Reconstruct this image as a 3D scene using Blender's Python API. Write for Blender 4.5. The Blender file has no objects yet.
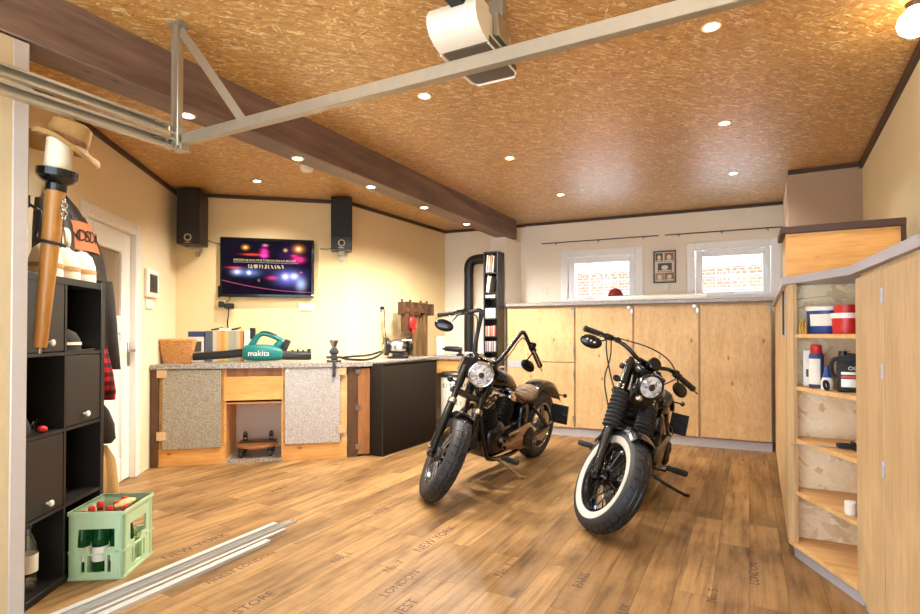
import bpy, bmesh, math, random
from mathutils import Vector, Matrix, Euler, noise
random.seed(7)
SC = bpy.context.scene
COL = SC.collection
PI = math.pi
def R(d): return math.radians(d)

# ---------------------------------------------------------------- camera, sky, exposure
cam = bpy.data.cameras.new('camera'); CAM = bpy.data.objects.new('camera', cam); COL.objects.link(CAM)
CAM.location = (0, 0, 1.2)
CAM.rotation_euler = (R(90.7), 0, R(28.0))
cam.sensor_width = 36.0; cam.lens = 542 / 920 * 36; cam.shift_y = 19.8 / 920; cam.clip_start = 0.02
SC.camera = CAM
wd = bpy.data.worlds.new('overcast_sky'); SC.world = wd; wd.use_nodes = True
wn = wd.node_tree; bgn = wn.nodes['Background']
bgn.inputs['Color'].default_value = (0.68, 0.83, 1.0, 1); bgn.inputs['Strength'].default_value = 6.0
_sl = bpy.data.lights.new('sun', 'SUN'); _sl.energy = 46.0; _sl.color = (0.84, 0.92, 1.0); _sl.angle = R(4)
SUN = bpy.data.objects.new('sun', _sl); COL.objects.link(SUN); SUN.location = (2, -6, 14)
SUN.rotation_euler = Vector((-.15, .36, -.92)).to_track_quat('-Z', 'Y').to_euler()     # high sun behind the camera, on the yard and the house opposite
SC.view_settings.view_transform = 'Standard'; SC.view_settings.look = 'None'
SC.view_settings.exposure = -0.06; SC.view_settings.gamma = 1.0; SC.view_settings.use_curve_mapping = False
try:
    SC.cycles.use_denoising = True; SC.cycles.max_bounces = 10; SC.cycles.diffuse_bounces = 6; SC.cycles.glossy_bounces = 4
    SC.cycles.transparent_max_bounces = 12; SC.cycles.sample_clamp_indirect = 20.0
    SC.cycles.caustics_reflective = False; SC.cycles.caustics_refractive = False
except Exception: pass
SPOT_W = 60.0; SPOT_COL = (1.0, 0.94, 0.84)

# ---------------------------------------------------------------- materials
def _mat(name):
    m = bpy.data.materials.new(name); m.use_nodes = True
    nt = m.node_tree; b = nt.nodes['Principled BSDF']
    return m, nt, b
def lin(c):
    f = lambda v: v / 12.92 if v <= 0.04045 else ((v + 0.055) / 1.055) ** 2.4
    return tuple(f(v / 255.0) for v in c)
def nd(nt, t, **k):
    n = nt.nodes.new(t)
    for a, v in k.items(): setattr(n, a, v)
    return n
def tex(nt, scale=(1, 1, 1), rot=(0, 0, 0), kind='Object'):
    tc = nd(nt, 'ShaderNodeTexCoord'); mp = nd(nt, 'ShaderNodeMapping')
    mp.inputs['Scale'].default_value = scale; mp.inputs['Rotation'].default_value = rot
    nt.links.new(tc.outputs[kind], mp.inputs['Vector']); return mp.outputs['Vector']
def ramp(nt, fac, stops):
    r = nd(nt, 'ShaderNodeValToRGB'); e = r.color_ramp.elements
    while len(e) < len(stops): e.new(0.5)
    for k, (p, c) in enumerate(stops): e[k].position = p; e[k].color = (*c, 1) if len(c) == 3 else c
    nt.links.new(fac, r.inputs['Fac']); return r.outputs['Color']
def mix(nt, a, b, fac, mode='MIX'):
    m = nd(nt, 'ShaderNodeMix', data_type='RGBA', blend_type=mode)
    for s, v in ((6, a), (7, b)):
        if isinstance(v, tuple): m.inputs[s].default_value = (*v, 1) if len(v) == 3 else v
        else: nt.links.new(v, m.inputs[s])
    if isinstance(fac, (int, float)): m.inputs[0].default_value = fac
    else: nt.links.new(fac, m.inputs[0])
    return m.outputs[2]
def bump(nt, b, h, strength=0.2, dist=0.01):
    bp = nd(nt, 'ShaderNodeBump'); bp.inputs['Strength'].default_value = strength; bp.inputs['Distance'].default_value = dist
    nt.links.new(h, bp.inputs['Height']); nt.links.new(bp.outputs['Normal'], b.inputs['Normal'])
def nois(nt, v, scale, detail=4, rough=0.55, dim='3D'):
    n = nd(nt, 'ShaderNodeTexNoise'); n.inputs['Scale'].default_value = scale; n.inputs['Detail'].default_value = detail
    n.inputs['Roughness'].default_value = rough; nt.links.new(v, n.inputs['Vector']); return n.outputs['Fac']

def plain(name, rgb, rough=0.5, metal=0.0, coat=0.0, spec=None, vary=0.06, vscale=30, bmp=0.0, emit=None, es=1.0):
    m, nt, b = _mat(name); c = lin(rgb)
    v = tex(nt)
    n = nois(nt, v, vscale, 3)
    col = mix(nt, tuple(x * (1 - vary) for x in c), tuple(min(1, x * (1 + vary)) for x in c), n)
    nt.links.new(col, b.inputs['Base Color'])
    b.inputs['Roughness'].default_value = rough; b.inputs['Metallic'].default_value = metal
    b.inputs['Coat Weight'].default_value = coat
    if spec is not None: b.inputs['Specular IOR Level'].default_value = spec
    if bmp: bump(nt, b, n, bmp, 0.004)
    if emit:
        b.inputs['Emission Color'].default_value = (*lin(emit), 1); b.inputs['Emission Strength'].default_value = es
    return m

def plaster(name, rgb, sc=55, st=0.35):
    m, nt, b = _mat(name); c = lin(rgb); v = tex(nt)
    n1 = nois(nt, v, sc, 5, 0.6); n2 = nois(nt, v, 1.3, 2)
    col = mix(nt, tuple(x * 0.93 for x in c), tuple(x * 1.05 for x in c), n2)
    nt.links.new(col, b.inputs['Base Color']); b.inputs['Roughness'].default_value = 0.85
    bump(nt, b, n1, st, 0.006); return m

def osb(name, dark, mid, light, flake=9.0, rough=0.42, coat=0.25, aspect=3.2, upright=False, soft=0.75):
    m, nt, b = _mat(name)
    cols = []
    prev = None
    for k, (ang, sc) in enumerate(((0.15, 1.0), (1.15, 1.25), (-0.75, 0.9), (2.3, 1.4))):
        v = tex(nt, (1, 1, 1), (0, ang, 0) if upright else (0, 0, ang))
        mp = nd(nt, 'ShaderNodeMapping'); mp.inputs['Scale'].default_value = (flake * sc, flake * sc, flake * sc * aspect) if upright else (flake * sc, flake * sc * aspect, flake * sc); mp.inputs['Location'].default_value = (k * 3.7, k * 1.9, 0)
        nt.links.new(v, mp.inputs['Vector'])
        dn = nd(nt, 'ShaderNodeTexNoise'); dn.inputs['Scale'].default_value = 2.0; nt.links.new(mp.outputs['Vector'], dn.inputs['Vector'])
        ad = nd(nt, 'ShaderNodeMixRGB'); ad.blend_type = 'ADD'; ad.inputs['Fac'].default_value = 0.45
        nt.links.new(mp.outputs['Vector'], ad.inputs['Color1']); nt.links.new(dn.outputs['Color'], ad.inputs['Color2'])
        vo = nd(nt, 'ShaderNodeTexVoronoi'); vo.inputs['Scale'].default_value = 1.0; nt.links.new(ad.outputs['Color'], vo.inputs['Vector'])
        sp = nd(nt, 'ShaderNodeSeparateColor'); nt.links.new(vo.outputs['Color'], sp.inputs['Color'])
        c = ramp(nt, sp.outputs['Red'], [(0.0, dark), (0.28, mid), (0.72, mid), (1.0, light)])
        if prev is None: prev = c
        else:
            gt = nd(nt, 'ShaderNodeMath', operation='GREATER_THAN'); gt.inputs[1].default_value = 0.62
            nt.links.new(sp.outputs['Green'], gt.inputs[0]); prev = mix(nt, prev, c, gt.outputs[0])
    v2 = tex(nt, (18, 18, 60) if upright else (18, 60, 18)); fine = nois(nt, v2, 3.0, 5, 0.65)
    v3 = tex(nt); big = nois(nt, v3, 0.9, 2)
    prev = mix(nt, prev, ramp(nt, fine, [(0.3, (0.55, 0.55, 0.55)), (0.7, (1.15, 1.15, 1.15))]), soft, 'MULTIPLY')
    prev = mix(nt, prev, ramp(nt, big, [(0.3, (0.86, 0.86, 0.86)), (0.7, (1.08, 1.08, 1.08))]), 0.6, 'MULTIPLY')
    nt.links.new(prev, b.inputs['Base Color']); b.inputs['Roughness'].default_value = rough
    b.inputs['Coat Weight'].default_value = coat; b.inputs['Coat Roughness'].default_value = 0.40
    bump(nt, b, fine, 0.12, 0.003); return m

def ply(name, a, c, knot=(60, 32, 14), axis='z', rough=0.55, gs=1.0, knots=True):
    m, nt, b = _mat(name); a = lin(a); c = lin(c)
    sc = {'x': (0.9, 9, 9), 'y': (9, 0.9, 9), 'z': (9, 9, 0.9)}[axis] if gs > .6 or axis != 'z' else (12, 12, 4)
    v = tex(nt, tuple(s * gs for s in sc))
    n = nois(nt, v, 1.6, 6, 0.6); n2 = nois(nt, tex(nt, tuple(s * gs * 6 for s in sc)), 1.4, 3)
    col = mix(nt, a, c, ramp(nt, n, [(0.32, (0, 0, 0)), (0.68, (1, 1, 1))]))
    col = mix(nt, col, ramp(nt, n2, [(0.35, (0.8, 0.8, 0.8)), (0.6, (1.06, 1.06, 1.06))]), 0.6, 'MULTIPLY')
    big = nois(nt, tex(nt, (1, 1, 1)), 2.2, 3)
    col = mix(nt, col, ramp(nt, big, [(0.3, (0.85, 0.8, 0.74)), (0.7, (1.1, 1.08, 1.04))]), 0.7, 'MULTIPLY')
    if knots:
        ks = {'x': (3.2, 6, 6), 'y': (6, 3.2, 6), 'z': (6, 6, 3.2)}[axis]
        vo = nd(nt, 'ShaderNodeTexVoronoi'); vo.inputs['Scale'].default_value = 1.3; nt.links.new(tex(nt, ks), vo.inputs['Vector'])
        sp = nd(nt, 'ShaderNodeSeparateColor'); nt.links.new(vo.outputs['Color'], sp.inputs['Color'])
        kf = ramp(nt, vo.outputs['Distance'], [(0.05, (1, 1, 1)), (0.13, (0, 0, 0))])
        gt = nd(nt, 'ShaderNodeMath', operation='GREATER_THAN'); gt.inputs[1].default_value = 0.62; nt.links.new(sp.outputs['Blue'], gt.inputs[0])
        mm = nd(nt, 'ShaderNodeMath', operation='MULTIPLY'); nt.links.new(kf, mm.inputs[0]); nt.links.new(gt.outputs[0], mm.inputs[1])
        m2 = nd(nt, 'ShaderNodeMath', operation='MULTIPLY'); nt.links.new(mm.outputs[0], m2.inputs[0]); m2.inputs[1].default_value = 0.75
        col = mix(nt, col, lin(knot), m2.outputs[0])
    nt.links.new(col, b.inputs['Base Color']); b.inputs['Roughness'].default_value = rough
    bump(nt, b, n2, 0.1, 0.002); return m

def granite(name, cs, scale=150, rough=0.35):
    m, nt, b = _mat(name)
    v = tex(nt); vo = nd(nt, 'ShaderNodeTexVoronoi'); vo.inputs['Scale'].default_value = scale; nt.links.new(v, vo.inputs['Vector'])
    sp = nd(nt, 'ShaderNodeSeparateColor'); nt.links.new(vo.outputs['Color'], sp.inputs['Color'])
    k = len(cs); col = ramp(nt, sp.outputs['Red'], [(i / k, lin(c)) for i, c in enumerate(cs)])
    for nn in nt.nodes:
        if nn.type == 'VALTORGB': nn.color_ramp.interpolation = 'CONSTANT'
    n = nois(nt, v, scale * 0.35, 3); col = mix(nt, col, ramp(nt, n, [(0.3, (0.75, 0.75, 0.75)), (0.7, (1.1, 1.1, 1.1))]), 0.6, 'MULTIPLY')
    nt.links.new(col, b.inputs['Base Color']); b.inputs['Roughness'].default_value = rough; return m

def floor_mat():
    m, nt, b = _mat('vintage_plank_floor')
    v = tex(nt, (1, 1, 1), (0, 0, R(90)))
    br = nd(nt, 'ShaderNodeTexBrick'); nt.links.new(v, br.inputs['Vector'])
    br.inputs['Scale'].default_value = 1.0; br.inputs['Brick Width'].default_value = 1.15; br.inputs['Row Height'].default_value = 0.155
    br.inputs['Mortar Size'].default_value = 0.0012; br.inputs['Mortar Smooth'].default_value = 0.1; br.inputs['Bias'].default_value = 0.0
    br.offset = 0.37; br.inputs['Color1'].default_value = (0, 0, 0, 1); br.inputs['Color2'].default_value = (1, 1, 1, 1); br.inputs['Mortar'].default_value = (0.5, 0.5, 0.5, 1)
    tone = ramp(nt, br.outputs['Color'], [(0.0, lin((132, 102, 66))), (0.35, lin((154, 121, 80))), (0.7, lin((170, 135, 90))), (1.0, lin((142, 110, 72)))])
    # per-plank shift of the grain
    ad = nd(nt, 'ShaderNodeVectorMath', operation='MULTIPLY_ADD'); nt.links.new(br.outputs['Color'], ad.inputs[0]); ad.inputs[1].default_value = (7, 5, 3)
    nt.links.new(tex(nt, (22, 1.4, 1)), ad.inputs[2])
    g = nois(nt, ad.outputs[0], 1.3, 7, 0.62)
    ad2 = nd(nt, 'ShaderNodeVectorMath', operation='MULTIPLY_ADD'); nt.links.new(br.outputs['Color'], ad2.inputs[0]); ad2.inputs[1].default_value = (3, 9, 2)
    nt.links.new(tex(nt, (6, 1.8, 1)), ad2.inputs[2]); big = nois(nt, ad2.outputs[0], 1.2, 5, 0.6)
    saw = nois(nt, tex(nt, (2, 95, 1)), 1.0, 3, 0.6)
    col = mix(nt, tone, ramp(nt, g, [(0.28, (0.50, 0.43, 0.36)), (0.5, (0.98, 0.96, 0.93)), (0.75, (1.18, 1.16, 1.12))]), 0.9, 'MULTIPLY')
    col = mix(nt, col, ramp(nt, big, [(0.3, (0.40, 0.34, 0.28)), (0.52, (0.90, 0.88, 0.85)), (0.8, (1.16, 1.12, 1.05))]), 0.85, 'MULTIPLY')
    col = mix(nt, col, ramp(nt, saw, [(0.35, (0.84, 0.82, 0.8)), (0.6, (1.05, 1.05, 1.05))]), 0.45, 'MULTIPLY')
    col = mix(nt, col, lin((84, 54, 30)), br.outputs['Fac'])
    nt.links.new(col, b.inputs['Base Color'])
    rr = ramp(nt, g, [(0.3, (0.50, 0.50, 0.50)), (0.7, (0.36, 0.36, 0.36))]); nt.links.new(rr, b.inputs['Roughness'])
    b.inputs['Specular IOR Level'].default_value = 0.22; bump(nt, b, g, 0.06, 0.002); return m

def glassy(name, tint=(1, 1, 1), gl=0.10):
    m = bpy.data.materials.new(name); m.use_nodes = True; nt = m.node_tree; nt.nodes.clear()
    o = nd(nt, 'ShaderNodeOutputMaterial'); t = nd(nt, 'ShaderNodeBsdfTransparent'); g = nd(nt, 'ShaderNodeBsdfGlossy'); x = nd(nt, 'ShaderNodeMixShader')
    n = nd(nt, 'ShaderNodeTexNoise'); n.inputs['Scale'].default_value = 3
    mr = nd(nt, 'ShaderNodeMapRange'); mr.inputs['To Min'].default_value = 0.02; mr.inputs['To Max'].default_value = 0.05; nt.links.new(n.outputs['Fac'], mr.inputs['Value']); nt.links.new(mr.outputs[0], g.inputs['Roughness'])
    t.inputs['Color'].default_value = (*tint, 1); x.inputs[0].default_value = gl
    nt.links.new(t.outputs[0], x.inputs[1]); nt.links.new(g.outputs[0], x.inputs[2]); nt.links.new(x.outputs[0], o.inputs['Surface']); return m
def bottle_glass(name, rgb):
    m, nt, b = _mat(name); n = nois(nt, tex(nt), 8, 2)
    c = lin(rgb); nt.links.new(mix(nt, c, tuple(min(1, x * 1.2) for x in c), n), b.inputs['Base Color'])
    b.inputs['Roughness'].default_value = 0.08; b.inputs['Transmission Weight'].default_value = 0.55; b.inputs['IOR'].default_value = 1.3; return m
def glow(name, rgb, s):
    m = bpy.data.materials.new(name); m.use_nodes = True; nt = m.node_tree; nt.nodes.clear()
    o = nd(nt, 'ShaderNodeOutputMaterial'); e = nd(nt, 'ShaderNodeEmission'); e.inputs['Color'].default_value = (*lin(rgb), 1); e.inputs['Strength'].default_value = s
    nt.links.new(e.outputs[0], o.inputs['Surface']); return m
def plaid(name, a, b_, c):
    m, nt, b = _mat(name)
    w1 = nd(nt, 'ShaderNodeTexWave', wave_type='BANDS', bands_direction='X'); w1.inputs['Scale'].default_value = 6
    w2 = nd(nt, 'ShaderNodeTexWave', wave_type='BANDS', bands_direction='Z'); w2.inputs['Scale'].default_value = 6
    v = tex(nt)
    for w in (w1, w2): nt.links.new(v, w.inputs['Vector']); w.inputs['Distortion'].default_value = 0.6
    s1 = nd(nt, 'ShaderNodeMath', operation='GREATER_THAN'); s1.inputs[1].default_value = 0.5; nt.links.new(w1.outputs['Fac'], s1.inputs[0])
    s2 = nd(nt, 'ShaderNodeMath', operation='GREATER_THAN'); s2.inputs[1].default_value = 0.5; nt.links.new(w2.outputs['Fac'], s2.inputs[0])
    h = nd(nt, 'ShaderNodeMath', operation='ADD'); nt.links.new(s1.outputs[0], h.inputs[0]); nt.links.new(s2.outputs[0], h.inputs[1])
    hh = nd(nt, 'ShaderNodeMath', operation='MULTIPLY'); hh.inputs[1].default_value = 0.5; nt.links.new(h.outputs[0], hh.inputs[0])
    col = ramp(nt, hh.outputs[0], [(0.0, lin(a)), (0.5, lin(b_)), (1.0, lin(c))])
    nt.links.new(col, b.inputs['Base Color']); b.inputs['Roughness'].default_value = 0.9; return m
def brickm(name):
    m, nt, b = _mat(name); br = nd(nt, 'ShaderNodeTexBrick'); nt.links.new(tex(nt, (1, 1, 1), (R(90), 0, 0)), br.inputs['Vector'])
    br.inputs['Scale'].default_value = 3.5; br.inputs['Color1'].default_value = (*lin((190, 110, 86)), 1); br.inputs['Color2'].default_value = (*lin((170, 92, 72)), 1); br.inputs['Mortar'].default_value = (*lin((200, 190, 180)), 1)
    nt.links.new(br.outputs['Color'], b.inputs['Base Color']); b.inputs['Roughness'].default_value = 0.9; return m
def striped(name, cols, scale, axis='X'):
    m, nt, b = _mat(name); v = tex(nt); sp = nd(nt, 'ShaderNodeSeparateXYZ'); nt.links.new(v, sp.inputs[0])
    ml = nd(nt, 'ShaderNodeMath', operation='MULTIPLY'); ml.inputs[1].default_value = scale; nt.links.new(sp.outputs[axis], ml.inputs[0])
    fr = nd(nt, 'ShaderNodeMath', operation='FRACT'); nt.links.new(ml.outputs[0], fr.inputs[0])
    col = ramp(nt, fr.outputs[0], [(i / len(cols), lin(c)) for i, c in enumerate(cols)])
    for nn in nt.nodes:
        if nn.type == 'VALTORGB': nn.color_ramp.interpolation = 'CONSTANT'
    nt.links.new(mix(nt, col, (0.8, 0.8, 0.8), nois(nt, v, 60, 3), 'MULTIPLY'), b.inputs['Base Color']); b.inputs['Roughness'].default_value = 0.7; return m

M = {}
M['floor'] = floor_mat()
M['wall'] = plaster('cream_plaster', (238, 214, 164))
M['wall_left'] = plaster('warm_cream_plaster', (238, 222, 186))
M['wall_pale'] = plaster('pale_cream_plaster', (244, 236, 220))
M['wall_yellow'] = plaster('yellow_cream_plaster', (236, 222, 182))
M['jamb'] = plaster('rough_cream_render', (204, 182, 142), 30, 0.6)
M['white_trim'] = plain('white_painted_metal', (196, 186, 178), 0.45)
M['tan_wall'] = plaster('taupe_board', (178, 152, 128), 40, 0.1)
M['ceil'] = osb('varnished_osb_ceiling', lin((156, 104, 44)), lin((198, 144, 66)), lin((244, 214, 158)), 19.0, 0.5, 1.0, 4.2)
M['osb'] = osb('raw_osb', lin((222, 186, 138)), lin((246, 222, 180)), lin((252, 238, 210)), 11.0, 0.6, 0.0, 2.2, True, 0.25)
M['beam'] = ply('dark_stained_beam', (96, 72, 60), (132, 106, 92), (36, 24, 20), 'y', 0.5)
M['edge'] = plain('dark_brown_edge_strip', (70, 46, 34), 0.6)
M['ply'] = ply('knotty_plywood', (196, 160, 112), (218, 186, 138), (120, 78, 44), 'z', 0.5, 0.45)
M['plyo'] = ply('orange_plywood', (214, 150, 74), (234, 180, 106), (120, 74, 34), 'x', 0.5)
M['pine'] = ply('pale_pine', (196, 166, 122), (214, 186, 144), (120, 78, 44), 'z', 0.5, 1.0, False)
M['pinex'] = ply('pine_board', (214, 168, 106), (234, 194, 136), (130, 84, 46), 'x', 0.5, 1.0, False)
M['brown'] = ply('brown_board', (138, 88, 48), (166, 112, 66), (60, 36, 20), 'z', 0.5, 1.0, False)
M['brownd'] = ply('dark_brown_board', (76, 50, 30), (98, 66, 42), (50, 30, 18), 'z', 0.5, 1.0, False)
M['stone'] = granite('speckled_laminate', [(122, 112, 96), (176, 166, 148), (144, 134, 116), (186, 176, 158), (132, 122, 104), (164, 154, 136)], 260)
M['stonelight'] = granite('pale_speckled_laminate', [(150, 142, 136), (198, 190, 186), (170, 162, 156), (208, 200, 196), (158, 150, 144), (186, 178, 172)], 260)
M['stonetop'] = granite('grey_worktop_laminate', [(130, 122, 112), (178, 170, 158), (150, 142, 132), (196, 188, 178), (120, 112, 104)], 160, 0.3)
M['greylam'] = granite('grey_counter_edge', [(120, 112, 108), (168, 160, 156), (140, 132, 128), (178, 170, 168)], 200, 0.3)
M['kick'] = plain('grey_plinth', (176, 172, 178), 0.35)
M['shelfblk'] = plain('black_brown_veneer', (27, 23, 20), 0.45, vary=0.2, vscale=12)
M['shelfdoor'] = plain('black_brown_door', (36, 31, 27), 0.45, vary=0.15, vscale=14)
M['black'] = plain('satin_black', (24, 23, 23), 0.4)
M['gblack'] = plain('gloss_black_paint', (10, 10, 12), 0.22, coat=0.35, spec=0.4)
M['mblack'] = plain('matt_black', (30, 29, 29), 0.7)
M['rubber'] = plain('tyre_rubber', (36, 36, 40), 0.6, bmp=0.3, vscale=90)
M['grip'] = plain('black_grip_rubber', (26, 25, 25), 0.65)
M['winwhite'] = plain('white_window_frame', (246, 248, 252), 0.4)
M['white'] = plain('white_plastic', (236, 232, 224), 0.4)
M['whitewall'] = plain('white_tyre_wall', (196, 188, 176), 0.5)
M['chrome'] = plain('chrome', (232, 230, 228), 0.08, 1.0)
M['steel'] = plain('brushed_steel', (176, 172, 164), 0.3, 1.0)
M['galv'] = plain('galvanised_steel', (184, 176, 158), 0.38, 0.8, vary=0.12, vscale=20)
M['alu'] = plain('white_aluminium', (196, 194, 188), 0.35, 0.2)
M['darksteel'] = plain('dark_steel', (70, 66, 62), 0.4, 0.8)
M['teal'] = plain('teal_plastic', (16, 112, 108), 0.35)
M['pipe'] = plain('black_stove_pipe', (34, 32, 34), 0.5, 0.3)
M['case'] = plain('black_felted_case', (42, 34, 27), 0.95, bmp=0.5, vscale=40, spec=0.1, vary=0.3)
M['crate'] = plain('mint_green_plastic', (186, 214, 172), 0.4)
M['grn'] = bottle_glass('green_bottle_glass', (20, 92, 40))
M['clear'] = glassy('clear_plastic', (0.93, 0.95, 0.95), 0.16)
M['red'] = plain('red_plastic', (200, 38, 34), 0.4)
M['blue'] = plain('blue_plastic', (38, 66, 140), 0.4)
M['navy'] = plain('navy_print', (52, 62, 110), 0.5)
M['paper'] = plain('paper_label', (232, 226, 212), 0.7)
M['wicker'] = plain('brown_wicker', (204, 150, 88), 0.6, vary=0.4, vscale=40)
M['torch'] = ply('turned_beech', (172, 116, 52), (204, 148, 76), (90, 50, 20), 'z', 0.35)
M['wax'] = plain('cream_candle_glass', (240, 226, 196), 0.4)
M['felt'] = plain('tan_felt', (176, 138, 82), 0.9, bmp=0.3, vscale=80, vary=0.15)
M['leather'] = plain('black_leather', (46, 40, 34), 0.55, bmp=0.3, vscale=24, vary=0.2)
M['dark_cloth'] = plain('dark_grey_cloth', (52, 46, 42), 0.9, vary=0.2)
M['tan_cloth'] = plain('tan_fleece', (182, 142, 90), 0.95, bmp=0.6, vscale=90, vary=0.2)
M['orange_patch'] = plain('orange_patch_cloth', (206, 120, 78), 0.8)
M['plaid'] = plaid('red_check_flannel', (206, 30, 36), (118, 18, 24), (34, 18, 18))
M['whitecloth'] = plain('white_cotton', (232, 222, 200), 0.9)
M['seat'] = plain('tan_seat_leather', (100, 78, 54), 0.5, vary=0.15)
M['warmtone'] = plain('wood_tinted_chrome', (176, 158, 148), 0.18, 1.0)  # chrome; the warm reflection of the wood is put into its base colour
M['glass'] = glassy('window_glass', (0.97, 0.99, 1.0), 0.06)
M['doorglass'] = plain('reflection_toned_glass', (150, 130, 104), 0.15, spec=0.8, vary=0.15, vscale=4)  # opaque; the pane's greyish-orange reflection is put into the colour
M['brick'] = brickm('red_brick')
M['roofm'] = plain('pale_roof', (214, 210, 206), 0.8)
M['ground'] = plain('grey_yard_paving', (178, 176, 172), 0.9, vary=0.2, vscale=6)
M['ink'] = plain('faded_black_ink', (80, 54, 34), 0.6)
M['inkb'] = plain('black_ink', (30, 28, 26), 0.7)
def facets(name):  # grey to white cells put the headlamp's reflections into the lens colour
    m, nt, b = _mat(name); vo = nd(nt, 'ShaderNodeTexVoronoi'); vo.inputs['Scale'].default_value = 55; nt.links.new(tex(nt), vo.inputs['Vector'])
    sp = nd(nt, 'ShaderNodeSeparateColor'); nt.links.new(vo.outputs['Color'], sp.inputs['Color'])
    nt.links.new(ramp(nt, sp.outputs['Red'], [(0, lin((120, 122, 128))), (.45, lin((206, 208, 212))), (1, lin((246, 246, 248)))]), b.inputs['Base Color'])
    b.inputs['Roughness'].default_value = .2; b.inputs['Coat Weight'].default_value = 1; return m
M['lens'] = facets('faceted_headlamp_lens')
M['lampglow'] = glow('lamp_glow', (255, 226, 170), 30.0)
M['bulbglow'] = glow('bulb_glow', (255, 232, 186), 14.0)
M['lampring'] = plain('white_lamp_ring', (220, 205, 180), 0.35)
M['opener'] = plain('cream_opener_housing', (230, 222, 204), 0.45)
M['openergrey'] = plain('grey_opener_base', (88, 78, 68), 0.5)
M['oldbrass'] = plain('brass_fittings', (168, 128, 62), 0.35, 0.8)
M['tubes'] = ply('brown_stained_wood', (82, 60, 34), (140, 106, 64), (50, 28, 12), 'z', 0.4, 1.6, False)
M['maroon'] = plain('maroon_wool', (120, 24, 34), 0.9, vary=0.2)

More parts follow.
